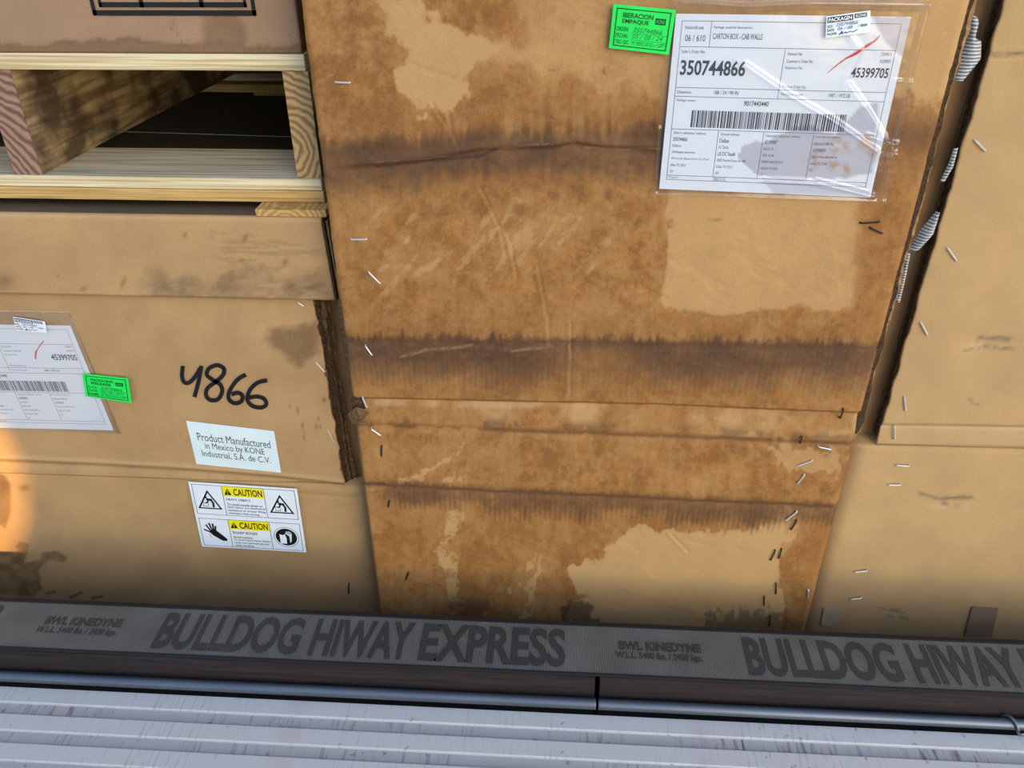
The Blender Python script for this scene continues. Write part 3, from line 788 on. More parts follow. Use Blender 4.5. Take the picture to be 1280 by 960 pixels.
def damp_sheet(sh, parent, n=90):
    V = np.array([sh.at(i/n, j/n, 0) for j in range(n+1) for i in range(n+1)]); px, py = face_coords(V)
    n1 = fbm(px, py, 22, oc=4, seed=9)-0.5; n2 = fbm(px, py, 8, oc=4, seed=12)-0.5
    damp = poly_in(px+14*n1, py+14*n1, [(925, 200), (930, 185), (945, 178), (960, 180), (985, 165), (1010, 158), (1040, 165), (1075, 130), (1100, 130), (1090, 215), (1040, 225), (985, 225), (945, 218)], 1.6)
    damp = np.maximum(damp, poly_in(px+10*n1, py+10*n1, [(1090, 20), (1140, 22), (1130, 70), (1118, 64), (1105, 50)], 1.6))
    damp = np.maximum(damp, 0.7*poly_in(px+10*n1, py+6*n1, [(952, 222), (1080, 232), (1090, 246), (965, 242)], 2))
    rust = 0*px
    for cx, cy, r in ((1018, 200, 11), (1043, 207, 9), (1058, 212, 8), (1084, 178, 12), (1050, 183, 14), (1090, 190, 8)):
        rust = np.maximum(rust, np.exp(-(((px-cx)**2+((py-cy)*1.15)**2)/r**2))*sstep(-0.12, 0.12, n2))
    base = np.array(lin(236, 239, 244)[:3]); dc = np.array(lin(196, 194, 204)[:3]); rc = np.array(lin(190, 150, 108)[:3])
    C = base*(1-damp[:, None])+dc*damp[:, None]; C = C*(1-rust[:, None]*0.85)+rc*rust[:, None]*0.85
    F = [(j*(n+1)+i, (j+1)*(n+1)+i, (j+1)*(n+1)+i+1, j*(n+1)+i+1) for j in range(n) for i in range(n)]
    o = mesh_obj('shipping_label', V, F, M_DAMP, parent, label='bluish white printed shipping sheet with damp grey patch')
    at = o.data.color_attributes.new('stain', 'FLOAT_COLOR', 'POINT')
    at.data.foreach_set('color', np.concatenate([C, np.ones((len(C), 1))], 1).astype(np.float32).ravel())
    sol = 0
    return o

def pouch(name, corners, parent, wr, y_amp=1.0, n=70, label=None):
    sh = Sheet(corners); V = np.array([sh.at(i/n, j/n, 0) for j in range(n+1) for i in range(n+1)]); px, py = face_coords(V)
    d = 0.0008*fbm(px, py, 30, oc=3, seed=14)
    for ln, w, h in wr: d = d+ridge(px, py, ln, w, h)
    V[:, 1] -= d*y_amp
    F = [(j*(n+1)+i, (j+1)*(n+1)+i, (j+1)*(n+1)+i+1, j*(n+1)+i+1) for j in range(n) for i in range(n)]
    return mesh_obj(name, V, F, M_FILM, parent, smooth=True, label=label)

def release_sticker(q, y, parent, lines, label):
    sh = Sheet([PY(a, b, y) for a, b in q], 0.0004)
    st = sh.slab('release_sticker', M_GREEN, parent, label=label)
    P_ = MB(); sh.frame(P_, 0.06, 0.94, 0.07, 0.93, 0.016, 0.022)
    sh.text(P_, lines[0], 0.17, 0.66, 0.16, 0.27, 0.02); sh.text(P_, lines[1], 0.17, 0.60, 0.30, 0.41, 0.02)
    for k, w in ((2, 0.20), (3, 0.20), (4, 0.22)): sh.text(P_, lines[k], 0.09, 0.09+w, 0.48+0.15*(k-2), 0.58+0.15*(k-2), 0.01)
    for k in range(2): sh.quad(P_, 0.33, 0.92, 0.60+0.15*k, 0.606+0.15*k)
    sh.quad(P_, 0.70, 0.87, 0.22, 0.36); P_.build('printed_text', M_DKGREEN, st)['kind'] = 'stuff'
    K = MB(); sh.text(K, 'KONE', 0.72, 0.85, 0.25, 0.33, 0.0, lift=1.6); K.build('logo_letters', M_GREEN, st)
    H = MB(); sh.text(H, lines[5], 0.36, 0.84, 0.47, 0.58, 0.0, 0.3); sh.text(H, lines[6], 0.36, 0.86, 0.62, 0.72, 0.0, 0.3); sh.text(H, lines[7], 0.36, 0.72, 0.78, 0.87, 0.0, 0.3)
    sh.stroke(H, [(0.72, 0.86), (0.80, 0.80), (0.90, 0.77), (0.80, 0.86), (0.92, 0.81)], 0.012); H.build('handwriting', M_PEN, st)['kind'] = 'stuff'
    return st
def packing_slip(q, y, parent, label, word):
    sh = Sheet([PY(a, b, y) for a, b in q], 0.0004)
    st = sh.slab('packing_sticker', M_WHITE, parent, label=label)
    B = MB(); sh.quad(B, 0.03, 0.61, 0.06, 0.32); sh.quad(B, 0.64, 0.92, 0.06, 0.26)
    sh.text(B, 'SO:', 0.03, 0.15, 0.42, 0.55, 0.02); sh.text(B, 'DATE:', 0.03, 0.19, 0.60, 0.73, 0.02); sh.text(B, 'PACKER:', 0.03, 0.25, 0.79, 0.90, 0.02); sh.text(B, '/ 2024', 0.72, 0.92, 0.57, 0.69, 0.02)
    B.build('printed_text', M_BLACK, st)['kind'] = 'stuff'
    W = MB(); sh.text(W, word, 0.05, 0.58, 0.10, 0.28, 0.03, lift=1.6); sh.text(W, 'KONE', 0.67, 0.90, 0.09, 0.23, 0.02, lift=1.6); W.build('reversed_letters', M_WHITE, st)['kind'] = 'stuff'
    H = MB(); sh.text(H, '350744866', 0.22, 0.72, 0.36, 0.54, 0.0, 0.3); sh.text(H, '06 / 08', 0.26, 0.60, 0.57, 0.72, 0.0, 0.3); sh.stroke(H, [(0.30, 0.93), (0.36, 0.78), (0.36, 0.90), (0.44, 0.84), (0.46, 0.90), (0.54, 0.83), (0.60, 0.88), (0.70, 0.80)], 0.03); H.build('handwriting', M_BLUEPEN, st)['kind'] = 'stuff'

ML = Sheet([PY(845, 17, -0.0042), PY(1139, 21, -0.0042), PY(1088, 247, -0.0042), PY(824, 236, -0.0042)], 0.0003)
ship = damp_sheet(ML, main); print_sheet(ML, ship)
rm = MB()
rp_ = [(1100, 44.5, 0.6), (1094, 51, 2.0), (1081, 59, 3.4), (1070, 67, 3.4), (1057, 73.5, 1.8), (1048, 80, 1.3), (1034, 92, 0.5)]
for (a0, b0, w0), (a1, b1, w1) in zip(rp_[:-1], rp_[1:]):
    dx, dy = a1-a0, b1-b0; L_ = math.hypot(dx, dy); nx, ny = -dy/L_/2, dx/L_/2
    rm.add([PY(a0+nx*w0, b0+ny*w0, -0.0052), PY(a1+nx*w1, b1+ny*w1, -0.0052), PY(a1-nx*w1, b1-ny*w1, -0.0052), PY(a0-nx*w0, b0-ny*w0, -0.0052)], [(0, 1, 2, 3)])
rm.build('red_pen_mark', M_RED, ship, label='red marker slash')
pouch('document_pouch', [PY(a, b, -0.0068) for a, b in ((836, -6), (1163, 2), (1107, 254), (817, 243))], main,
      [([(930, 80), (985, 118), (1040, 150), (1095, 188)], 3.2, 0.0042), ([(1062, 45), (1075, 62), (1060, 95)], 3, 0.0022), ([(1060, 105), (1085, 140), (1112, 185)], 3.2, 0.004), ([(950, 225), (1010, 228), (1085, 243)], 3.0, 0.004),
       ([(1020, 226), (1060, 236), (1090, 244)], 2.4, 0.004), ([(1115, 186), (1095, 215), (1090, 245)], 3, 0.004), ([(1160, 5), (1135, 100), (1112, 185), (1102, 250)], 3.0, 0.004), ([(845, 2), (930, 8), (1010, 4), (1160, 6)], 3.5, 0.0035),
       ([(823, 160), (817, 240)], 2.0, 0.003), ([(820, 243), (960, 247), (1105, 252)], 2, 0.002), ([(1119, 101), (1150, 103)], 1.6, 0.003), ([(1100, 195), (1130, 190)], 2.4, 0.005), ([(1085, 170), (1120, 180)], 2.4, 0.005)], n=150,
      label='clear plastic document pouch, creased')
release_sticker([(767, 5), (845, 12.5), (836, 68.5), (761, 60)], -0.0075, main, ['IBERACION', 'EMPAQUE', 'ORDEN:', 'FECHA:', 'TEC QC', '350744866', '05 / 08 / 24', 'M. MERCADO'], 'fluorescent green release sticker')
packing_slip([(1033, 20.5), (1088, 13), (1088.5, 40), (1032, 47.5)], -0.0098, main, 'small white packing sticker', 'PACKAGIN')

# ribbed tape scraps in the right-hand gap
def tape(lp, rp, y, parent, bulge=0.008):
    n = 14; v = []; f = []; L_ = np.array(lp, float); R_ = np.array(rp, float)
    ts = np.linspace(0, 1, 25)
    ip = lambda A, t: np.array([np.interp(t, np.linspace(0, 1, len(A)), A[:, k]) for k in (0, 1)])
    for t in ts:
        a, b = ip(L_, t), ip(R_, t)
        for i in range(n+1):
            s = i/n; q = a*(1-s)+b*s; p = PY(q[0], q[1], y); p = p+np.array([0, -bulge*math.sin(math.pi*s)*(0.4+0.6*math.sin(math.pi*t)), 0]); v.append(p)
    w = n+1
    for j in range(24):
        for i in range(n): f.append((j*w+i, (j+1)*w+i, (j+1)*w+i+1, j*w+i+1))
    o = mesh_obj('filament_tape', v, f, M_RIBTAPE, parent, smooth=True, label='grey ribbed tape scrap')
    return o
TY = 0.022
tape([(1213, 18), (1211, 34), (1208, 48), (1204, 60), (1200, 82), (1193, 100)], [(1222, 22), (1224, 28), (1219, 47), (1227, 52), (1226, 74), (1204, 101)], TY, main)
tape([(1192, 186), (1185, 206), (1175, 227)], [(1198, 184), (1192, 208), (1181, 227)], TY+0.008, main, 0.004)
tape([(1170, 264), (1150, 288), (1136, 313)], [(1175, 265), (1167, 292), (1150, 311)], TY, main, 0.012)
tape([(1134, 314), (1127, 340), (1120, 376)], [(1138, 318), (1132, 348), (1125, 378)], TY, main, 0.004)

# ================================================================== RIGHT CARTON
RYs, RYb = 0.030, 0.056
right = thing('cardboard_carton', 'clean tan carton at the right edge, stapled, with a ragged left sleeve edge', 'carton', (0.95, 0.40, -0.20), 'stacked cartons')
ztop = 1.27
RU = [(1080, 531), (1280, 534), (1500, 537)]; RL = [(1080, 556), (1280, 559), (1500, 562)]
zr = PY(1100, 556, RYs)[2]
ra, rb = PY(1256, 0, RYs), PY(1099, 545, RYs)
RX1 = 1.45
def r_edge(zs, lo, hi):
    x = np.interp(zs, [rb[2], ra[2]], [rb[0], ra[0]]); x = np.where(zs > ra[2], ra[0], x)
    return x+0.006*(fbm(zs*300, zs*0, 8, oc=3, seed=70)-0.5), hi
def right_relief(px, py, V):
    r = 0.0012*fbm(V[:, 0], V[:, 2], 0.13, oc=3, seed=25)
    u = py-yline(px, RU); l = py-yline(px, RL)
    r = r+0.003*sstep(-2, 1, u)*(1-0.8*sstep(2, 22, u))
    for cx, cy in ((1222, 430), (1200, 628)):
        d = np.hypot((px-cx)/16, (py-cy)/7); r = r+0.0022*np.exp(-d**2)*(0.5+fbm(px, py, 7, oc=3, seed=3))
    r = r+ridge(px, py, [(1228, 70), (1300, 68)], 3, 0.0022)-ridge(px, py+4, [(1236, 70), (1300, 68)], 3, 0.0012)
    return r
def right_stain(px, py, V):
    n1 = fbm(px, py, 46, oc=5, seed=41)-0.5; n2 = fbm(px, py, 10, 8, oc=4, seed=42)-0.5
    u = py-yline(px, RU); l = py-yline(px, RL)
    wet = np.clip(0.12+0.5*n1, 0, 0.5)
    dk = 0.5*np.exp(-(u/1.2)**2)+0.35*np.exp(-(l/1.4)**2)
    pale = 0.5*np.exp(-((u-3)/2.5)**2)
    gr = np.zeros_like(px)
    for pts, w in (([(1225, 422), (1262, 425)], 3), ([(1232, 434), (1265, 437)], 2.5), ([(1205, 438), (1225, 436)], 1.5), ([(1150, 617), (1175, 625), (1215, 622)], 2.5), ([(1180, 630), (1200, 632)], 3), ([(1110, 770), (1140, 775)], 2), ([(1100, 760), (1130, 766)], 1.5), ([(1212, 500), (1222, 506)], 2), ([(1240, 70), (1280, 69)], 2)):
        gr = np.maximum(gr, 0.75*np.exp(-(line_d(px, py+8*n2, pts)/w)**2)*sstep(-0.15, 0.15, n2+0.1))
    pale = np.maximum(pale, 0.7*np.exp(-(np.hypot((px-1222)/8, (py-432)/5))**2)*sstep(0, 0.1, n2+0.05))
    pale = np.maximum(pale, 0.5*np.exp(-(np.hypot((px-1180)/16, (py-634)/4))**2)*sstep(0, 0.1, n2+0.05))
    return np.stack([wet, dk, pale, gr], 1)
panel('sleeve_panel', ra[0], RX1, zr, ztop, RYs, 0.0035, M_RIGHT, right, right_relief, right_stain, 0.004, r_edge)
torn_edge('torn_board_edge', right, (1268, -40), (1098, 548), RYs+0.005, -1, 5, dy=0.0042, dx=0.0008, jag=0.005, seed=80, n=110, order=(1, 0, 1, 1, 0))
BX0 = 0.4900
def lower_relief(px, py, V):
    r = 0.0012*fbm(V[:, 0], V[:, 2], 0.13, oc=3, seed=27)
    t = np.clip((V[:, 2]-(zr-0.012))/0.012, 0, 1); z_up = V[:, 2] > zr
    top = np.where(z_up, 0.024, -0.0+0.004*t)          # upper part lies behind the sleeve
    d = np.hypot((px-1195)/20, (py-626)/6); r = r+0.0022*np.exp(-d**2)
    cr = 0.014*np.clip((BX0+0.03-V[:, 0])/0.03, 0, 1)**2
    return r+top+cr
panel('lower_panel', BX0, RX1, -0.20, zr+0.001, RYs+0.002, 0.0035, M_RIGHT, right, lower_relief, right_stain, 0.03)
g = MB(); g.box(BX0+0.002, RX1-0.002, RYb+0.004, 0.80, -0.198, ztop-0.004); g.build('carton_body', M_BODY, right, bevel=0.004)
staples(right, RYs-0.0006, [(1225, 182, -45, 20), (1190, 318, -55, 20), (1155, 411, -62, 18), (1131, 505, -85, 18), (1118, 541, 88, 16), (1128, 582, -3, 17), (1118, 606, 0, 16), (1076, 714, 6, 16), (1070, 748, 6, 14)])
for (q, mt, lb) in ((((1030, 760), (1048, 761), (1045, 783), (1026, 782)), M_TAPE, 'pale grey tape patch'), (((1216, 758), (1248, 760), (1240, 796), (1206, 795)), M_TAPE2, 'brownish grey tape patch')):
    Sheet([PY(a, b, RYs-0.0004) for a, b in q], 0.0003).slab('tape_patch', mt, right, label=lb)

# ================================================================== LOWER LEFT CARTON
LY = 0.060; LYb = 0.086
left = thing('cardboard_carton', 'tan carton at lower left marked 4866, with caution sticker and overlapping lid', 'carton', (-0.80, 0.45, -0.20), 'stacked cartons')
LX0 = -1.85
la, lb_ = PY(392, 378, LY), PY(431, 611, LY)
ztl = PY(200, 270, 0.048)[2]
zsl = PY(424, 606, LY)[2]
LR = [(-300, 545), (0, 572), (120, 577), (240, 584), (340, 592), (430, 602)]
LR2 = [(-300, 590), (0, 598), (240, 606), (430, 622)]
def l_edge(zs, lo, hi):
    x = np.interp(zs, [lb_[2], la[2]], [lb_[0], la[0]]); x = np.where(zs > la[2], la[0], x)
    return lo, x+0.013*(fbm(zs*300, zs*0, 5, oc=4, seed=90)-0.5)
def left_relief(px, py, V):
    r = 0.0012*fbm(V[:, 0], V[:, 2], 0.15, oc=3, seed=35)
    d = py-yline(px, LR)
    r = r-0.0026*np.exp(-((d-0)/2.6)**2)+0.003*np.exp(-((d-7)/4)**2)+0.0018*np.exp(-((py-yline(px, LR2))/2)**2)*sstep(250, 330, px)
    return r
def left_stain(px, py, V):
    n1 = fbm(px, py, 40, oc=5, seed=51)-0.5; n2 = fbm(px, py, 10, oc=4, seed=52)-0.5; n3 = fbm(px, py, 26, oc=4, seed=53)-0.5
    x = px+26*n1+10*n2; y = py+26*n3+10*n2
    wet = np.clip(0.15+0.5*n1, 0, 0.45)
    wet = np.maximum(wet, 0.9*poly_in(x, y, [(328, 405), (395, 398), (400, 420), (385, 455), (375, 462), (345, 445), (326, 425)], 9))
    dk = np.zeros_like(px)
    blob = [(-40, 685), (18, 690), (24, 676), (36, 680), (32, 705), (45, 702), (52, 690), (70, 688), (86, 697), (80, 703), (60, 702), (48, 716), (54, 735), (40, 745), (-40, 745)]
    dk = np.maximum(dk, 0.8*poly_in(px+10*n2, py+10*n1, blob, 2.5)*(0.75+1.0*n2))
    dk = np.maximum(dk, 0.75*poly_in(px+8*n1, py+10*n2, [(-60, 590), (4, 592), (14, 606), (12, 640), (6, 660), (-60, 655)], 3)*(0.8+0.8*n1))
    dk = np.maximum(dk, 0.6*np.exp(-np.hypot((px-30)/7, (py-610)/4)**2))
    for a, b in (((58, 742), (68, 740)), ((88, 747), (102, 741)), ((115, 748), (128, 746))): dk = np.maximum(dk, 0.8*np.exp(-(line_d(px, py, [a, b])/1.6)**2))
    for cx, cy, a, b in ((372, 513, 1.5, 4), (378, 532, 1.5, 4), (395, 534, 1.5, 4), (400, 533, 1.4, 3), (362, 509, 1, 3), (405, 500, 2, 3), (380, 545, 1, 6), (398, 524, 1.2, 3)):
        dk = np.maximum(dk, 0.7*np.exp(-(((px-cx)/a)**2+((py-cy)/b)**2)))
    d = py-yline(px, LR)
    pale = 0.45*np.exp(-((d+0.5)/2.2)**2)
    dk = np.maximum(dk, 0.28*np.exp(-((d-5)/1.6)**2))
    gr = 0.5*np.exp(-((px-155)/6)**2-((py-405)/8)**2)*sstep(0, 0.1, n2)
    return np.stack([wet, dk, pale, gr], 1)
zflap = PY(200, 371, 0.048)[2]
panel('sleeve_panel', LX0, -0.40, zsl, zflap+0.03, LY, 0.0032, M_LEFT, left, left_relief, left_stain, 0.004, l_edge)
def lowl_relief(px, py, V):
    return left_relief(px, py, V)+np.where(V[:, 2] > zsl, 0.024, 0.0)+0.012*np.clip((V[:, 0]+0.36)/0.027, 0, 1)**2
panel('lower_panel', LX0, -0.3335, -0.20, zsl+0.001, LY+0.002, 0.0032, M_LEFT, left, lowl_relief, left_stain, 0.026)
torn_edge('torn_board_edge', left, (392, 372), (430, 606), LY+0.004, 1, 6, dy=0.0033, dx=0.0034, jag=0.013, seed=95, n=70, order=(0, 1, 1, 0, 1, 0))
g = MB(); g.box(LX0+0.002, -0.3345, LYb+0.005, 1.0, -0.198, ztl-0.014); g.build('carton_body', M_BODY, left, bevel=0.003)
# lid: top board, front flap, right flap
fr = PY(419, 379, 0.048)
def flap_edge(zs, lo, hi):
    zt = ztl
    return lo, np.interp(zs, [zflap, zt], [fr[0], PY(401, 277, 0.048)[0]])
def flap_relief(px, py, V):
    return 0.001*fbm(V[:, 0], V[:, 2], 0.1, oc=3, seed=44)+0.004*np.clip((V[:, 2]-(ztl-0.006))/0.006, 0, 1)**2
def flap_stain(px, py, V):
    n1 = fbm(px, py, 40, oc=5, seed=61)-0.5; n2 = fbm(px, py, 10, 5, oc=4, seed=62)-0.5; n3 = fbm(px, py, 26, oc=4, seed=63)-0.5
    wet = np.clip(0.1+0.4*n1, 0, 0.4)
    gr = 0.8*poly_in(px+24*n1, py+24*n3, [(160, 372), (185, 338), (260, 356), (290, 330), (350, 322), (410, 345), (418, 385), (160, 390)], 9)*np.clip(0.55+1.5*n1+1.2*n2, 0, 1)
    gr = np.maximum(gr, 0.4*poly_in(px, py, [(260, 290), (400, 300), (410, 345), (280, 340)], 20)*sstep(0.02, 0.16, fbm(px, py, 30, 3, oc=3, seed=66)-0.5))
    dk = np.zeros_like(px)
    for cx, cy, a, b in ((231, 294, 2.5, 4), (306, 298, 3, 6), (154, 353, 3, 7), (356, 328, 3, 5), (363, 358, 8, 6), (388, 359, 7, 3), (104, 361, 4, 3), (302, 325, 3, 2), (5, 352, 12, 10), (72, 345, 2, 2)):
        dk = np.maximum(dk, 0.5*np.exp(-(((px-cx-(py-cy)*-0.35)/a)**2+((py-cy)/b)**2)))
    pale = 0.3*np.exp(-((V[:, 2]-ztl+0.003)/0.003)**2)
    return np.stack([wet, dk, pale, gr*0.75], 1)
panel('lid_flap', LX0, -0.30, zflap, ztl, 0.048, 0.0032, M_LEFT, left, flap_relief, flap_stain, 0.009, flap_edge, label='scuffed overhanging front flap of the lid')
g = MB(); g.box(LX0, PY(401, 277, 0.048)[0], 0.0575, 1.0, ztl-0.012, ztl-0.0004); g.build('lid_top', M_LEFT, left)
m = MB()
xr = PY(401, 277, 0.048)[0]; xr2 = fr[0]
for k in range(2):
    o_ = 0.0015+0.004*k; yy = 0.050+0.004*k
    m = MB(); m.add([(xr+o_, yy, ztl-0.006), (xr+o_+0.0022, yy, ztl-0.006), (xr2+o_+0.0022, yy, zflap-0.004), (xr2+o_, yy, zflap-0.004), (xr+o_, 0.9, ztl-0.006), (xr+o_+0.0022, 0.9, ztl-0.006), (xr2+o_+0.0022, 0.9, zflap-0.004), (xr2+o_, 0.9, zflap-0.004)],
        [(3, 2, 1, 0), (4, 5, 6, 7), (0, 1, 5, 4), (1, 2, 6, 5), (2, 3, 7, 6), (3, 0, 4, 7)])
    m.build('lid_side_flap', M_LAYER[k*2 if k else 1], left)
staples(left, LY-0.0006, [(401, 459, -48, 17), (414, 545, -62, 15), (376, 380, -35, 9)])
staples(left, LY-0.0002, [(436, 736, 88, 12, 1)])

# handwritten number
hw = MB()
def pen(pts, w, mb, y):
    pts = [(a/2.909, 240+b/2.909) for a, b in pts]
    # smooth the stroke
    P3 = []
    n = len(pts)
    for i in range(n-1):
        p0, p1, p2, p3 = pts[max(i-1, 0)], pts[i], pts[i+1], pts[min(i+2, n-1)]
        for t in np.linspace(0, 1, 7)[:-1]:
            P3.append(tuple(0.5*((2*p1[k])+(-p0[k]+p2[k])*t+(2*p0[k]-5*p1[k]+4*p2[k]-p3[k])*t*t+(-p0[k]+3*p1[k]-3*p2[k]+p3[k])*t**3) for k in (0, 1)))
    P3.append(pts[-1]); b0 = len(mb.v); N = len(P3)
    for i, (a, b) in enumerate(P3):
        q0, q1 = P3[max(i-1, 0)], P3[min(i+1, N-1)]; dx, dy = q1[0]-q0[0], q1[1]-q0[1]; L_ = math.hypot(dx, dy) or 1
        nx, ny = -dy/L_*w/2, dx/L_*w/2
        mb.v += [tuple(PY(a+nx, b+ny, y)), tuple(PY(a-nx, b-ny, y))]
    for i in range(N-1): mb.f.append((b0+2*i, b0+2*i+1, b0+2*i+3, b0+2*i+2))
yh = LY-0.0012
for d_, pts in enumerate(([(665, 632), (662, 668), (670, 692), (690, 692), (712, 668), (728, 640)], [(732, 632), (722, 690), (707, 746)],
    [(816, 642), (792, 630), (762, 640), (752, 664), (772, 682), (800, 700), (808, 726), (792, 754), (764, 756), (749, 738), (756, 712), (788, 688), (812, 664), (816, 640)],
    [(894, 664), (862, 684), (836, 722), (832, 752), (852, 768), (876, 762), (882, 742), (866, 730), (842, 736)],
    [(972, 685), (936, 694), (908, 722), (900, 756), (918, 778), (950, 784), (968, 772), (960, 752), (934, 744), (906, 748)])):
    pen(pts, 5.2, hw, yh-0.00003*d_)
hw.build('handwritten_number', M_BLACK, left, label='black marker writing 4866')

# product sticker
ps = Sheet([PY(a, b, LY-0.0016) for a, b in ((232.5, 526), (342.5, 539), (351.5, 591), (245.5, 580))], 0.0004)
st = ps.slab('product_sticker', M_PRODUCT, left, label='pale sticker reading Product Manufactured in Mexico')
mb = MB(); ps.text(mb, 'Product Manufactured', 0.09, 0.93, 0.24, 0.42, 0.0); ps.text(mb, 'in Mexico by KONE', 0.155, 0.845, 0.45, 0.64, 0.0); ps.text(mb, 'Industrial, S.A. de C.V.', 0.10, 0.90, 0.64, 0.81, 0.0)
mb.build('printed_text', M_INK, st)
# caution sticker
cs = Sheet([PY(a, b, LY-0.0032) for a, b in ((235, 602), (371, 611), (383, 690.5), (252.5, 683))], 0.0004)
st = cs.slab('caution_sticker', M_WHITE, left, label='white double caution sticker with yellow headings')
ln_ = MB(); tx = MB()
def piece(name, mat, fn):
    q = MB(); fn(q); return q.build(name, mat, st)
for v0, v1, hd, body, right_tri in ((0.03, 0.475, 'HEAVY OBJECT.', ['To avoid muscle strain or', 'back injury, use mechanical', 'assistance or proper lifting', 'technique when moving.'], True),
                                    (0.54, 0.975, 'SHARP EDGES', ['Avoid contact.', 'To avoid hand injury, always', 'wear cut resistant gloves', 'when handling.'], False)):
    cs.frame(ln_, 0.025, 0.975, v0, v1, 0.005, 0.006)
    cs.quad(ln_, 0.300, 0.305, v0, v1); cs.quad(ln_, 0.685, 0.690, v0, v1)
    piece('yellow_heading', M_YELLOW, lambda q: cs.quad(q, 0.305, 0.685, v0+0.004, v0+0.150))
    piece('heading_word', M_BLACK, lambda q: cs.text(q, 'CAUTION', 0.405, 0.670, v0+0.030, v0+0.130, 0.02, lift=1.8))
    piece('alert_triangle', M_BLACK, lambda q: cs.poly(q, [(0.318, v0+0.128), (0.385, v0+0.128), (0.352, v0+0.030)], 1.8))
    def ex(q):
        cs.poly(q, [(0.348, v0+0.058), (0.356, v0+0.058), (0.354, v0+0.098), (0.350, v0+0.098)], 2.4); cs.quad(q, 0.349, 0.355, v0+0.104, v0+0.116, 2.4)
    piece('exclamation_mark', M_YELLOW, ex)['kind'] = 'stuff'
    cs.text(tx, hd, 0.325, 0.56, v0+0.180, v0+0.222, 0.018)
    for i, b in enumerate(body): cs.text(tx, b, 0.325, 0.325+min(0.35, len(b)*0.0132), v0+0.252+0.046*i, v0+0.290+0.046*i, 0.014)
    if right_tri:
        for uc in (0.160, 0.830):
            def tri(q):
                T_ = [(uc-0.115, v0+0.36), (uc+0.115, v0+0.36), (uc, v0+0.075)]; I_ = [(uc-0.090, v0+0.342), (uc+0.090, v0+0.342), (uc, v0+0.118)]
                for i in range(3): j = (i+1) % 3; cs.poly(q, [T_[i], T_[j], I_[j], I_[i]])
            piece('warning_triangle', M_BLACK, tri)
            def man(q):
                cs.poly(q, [(uc-0.028+0.014*math.cos(a), v0+0.185+0.020*math.sin(a)) for a in np.linspace(6.28, 0, 11)[:-1]])
                cs.stroke(q, [(uc-0.015, v0+0.215), (uc+0.022, v0+0.222)], 0.034, asp=1.3); cs.stroke(q, [(uc+0.020, v0+0.222), (uc+0.036, v0+0.268), (uc+0.034, v0+0.325)], 0.026, asp=1.3)
                cs.stroke(q, [(uc-0.008, v0+0.215), (uc-0.014, v0+0.258), (uc-0.034, v0+0.272)], 0.018, asp=1.3); cs.frame(q, uc-0.060, uc-0.012, v0+0.262, v0+0.325, 0.004, 0.006)
            piece('lifting_symbol', M_BLACK, man)['kind'] = 'stuff'
    else:
        def hand(q):
            cs.poly(q, [(0.105, v0+0.215), (0.150, v0+0.165), (0.178, v0+0.190), (0.262, v0+0.310), (0.258, v0+0.345), (0.215, v0+0.345), (0.130, v0+0.262)][::-1])
            for a, b in (((0.112, 0.215), (0.060, 0.180)), ((0.118, 0.200), (0.085, 0.105)), ((0.132, 0.190), (0.115, 0.078)), ((0.148, 0.185), (0.148, 0.085)), ((0.162, 0.195), (0.172, 0.120))):
                cs.stroke(q, [(a[0], v0+a[1]), (b[0], v0+b[1])], 0.022, asp=1.3)
            cs.stroke(q, [(0.105, v0+0.240), (0.112, v0+0.300)], 0.006, asp=1.3)
        piece('hand_symbol', M_BLACK, hand)
        cu_, cv_ = 0.832, v0+0.225
        ring = [(math.cos(a), math.sin(a)) for a in np.linspace(6.283, 0, 33)[:-1]]
        piece('round_symbol', M_BLACK, lambda q: cs.poly(q, [(cu_+0.100*c, cv_+0.135*s_) for c, s_ in ring]))
        def rg_(q):
            for (c, s_), (c2, s2) in zip(ring, ring[1:]+ring[:1]): cs.poly(q, [(cu_+0.118*c, cv_+0.158*s_), (cu_+0.118*c2, cv_+0.158*s2), (cu_+0.114*c2, cv_+0.153*s2), (cu_+0.114*c, cv_+0.153*s_)])
        piece('round_outline', M_BLACK, rg_)
        piece('glove_symbol', M_WHITE, lambda q: cs.poly(q, [(cu_-0.062, cv_+0.105), (cu_-0.002, cv_+0.105), (cu_+0.000, cv_+0.020), (cu_-0.010, cv_-0.050), (cu_-0.030, cv_-0.030), (cu_-0.062, cv_-0.045)], 1.8))
        piece('glove_symbol', M_WHITE, lambda q: cs.poly(q, [(cu_+0.030, cv_+0.090), (cu_+0.045, cv_+0.060), (cu_+0.055, cv_-0.050), (cu_+0.045, cv_-0.095), (cu_+0.005, cv_-0.095), (cu_-0.005, cv_-0.055), (cu_+0.030, cv_-0.020)], 1.8))
        def fing(q):
            for k in range(4): cs.stroke(q, [(cu_+0.010+0.011*k, cv_-0.095), (cu_+0.012+0.010*k, cv_-0.050)], 0.006, 2.4, 1.3)
        piece('finger_lines', M_BLACK, fing)['kind'] = 'stuff'
ln_.build('ruled_lines', M_INK, st)['kind'] = 'stuff'; tx.build('printed_text', M_INK, st)['kind'] = 'stuff'

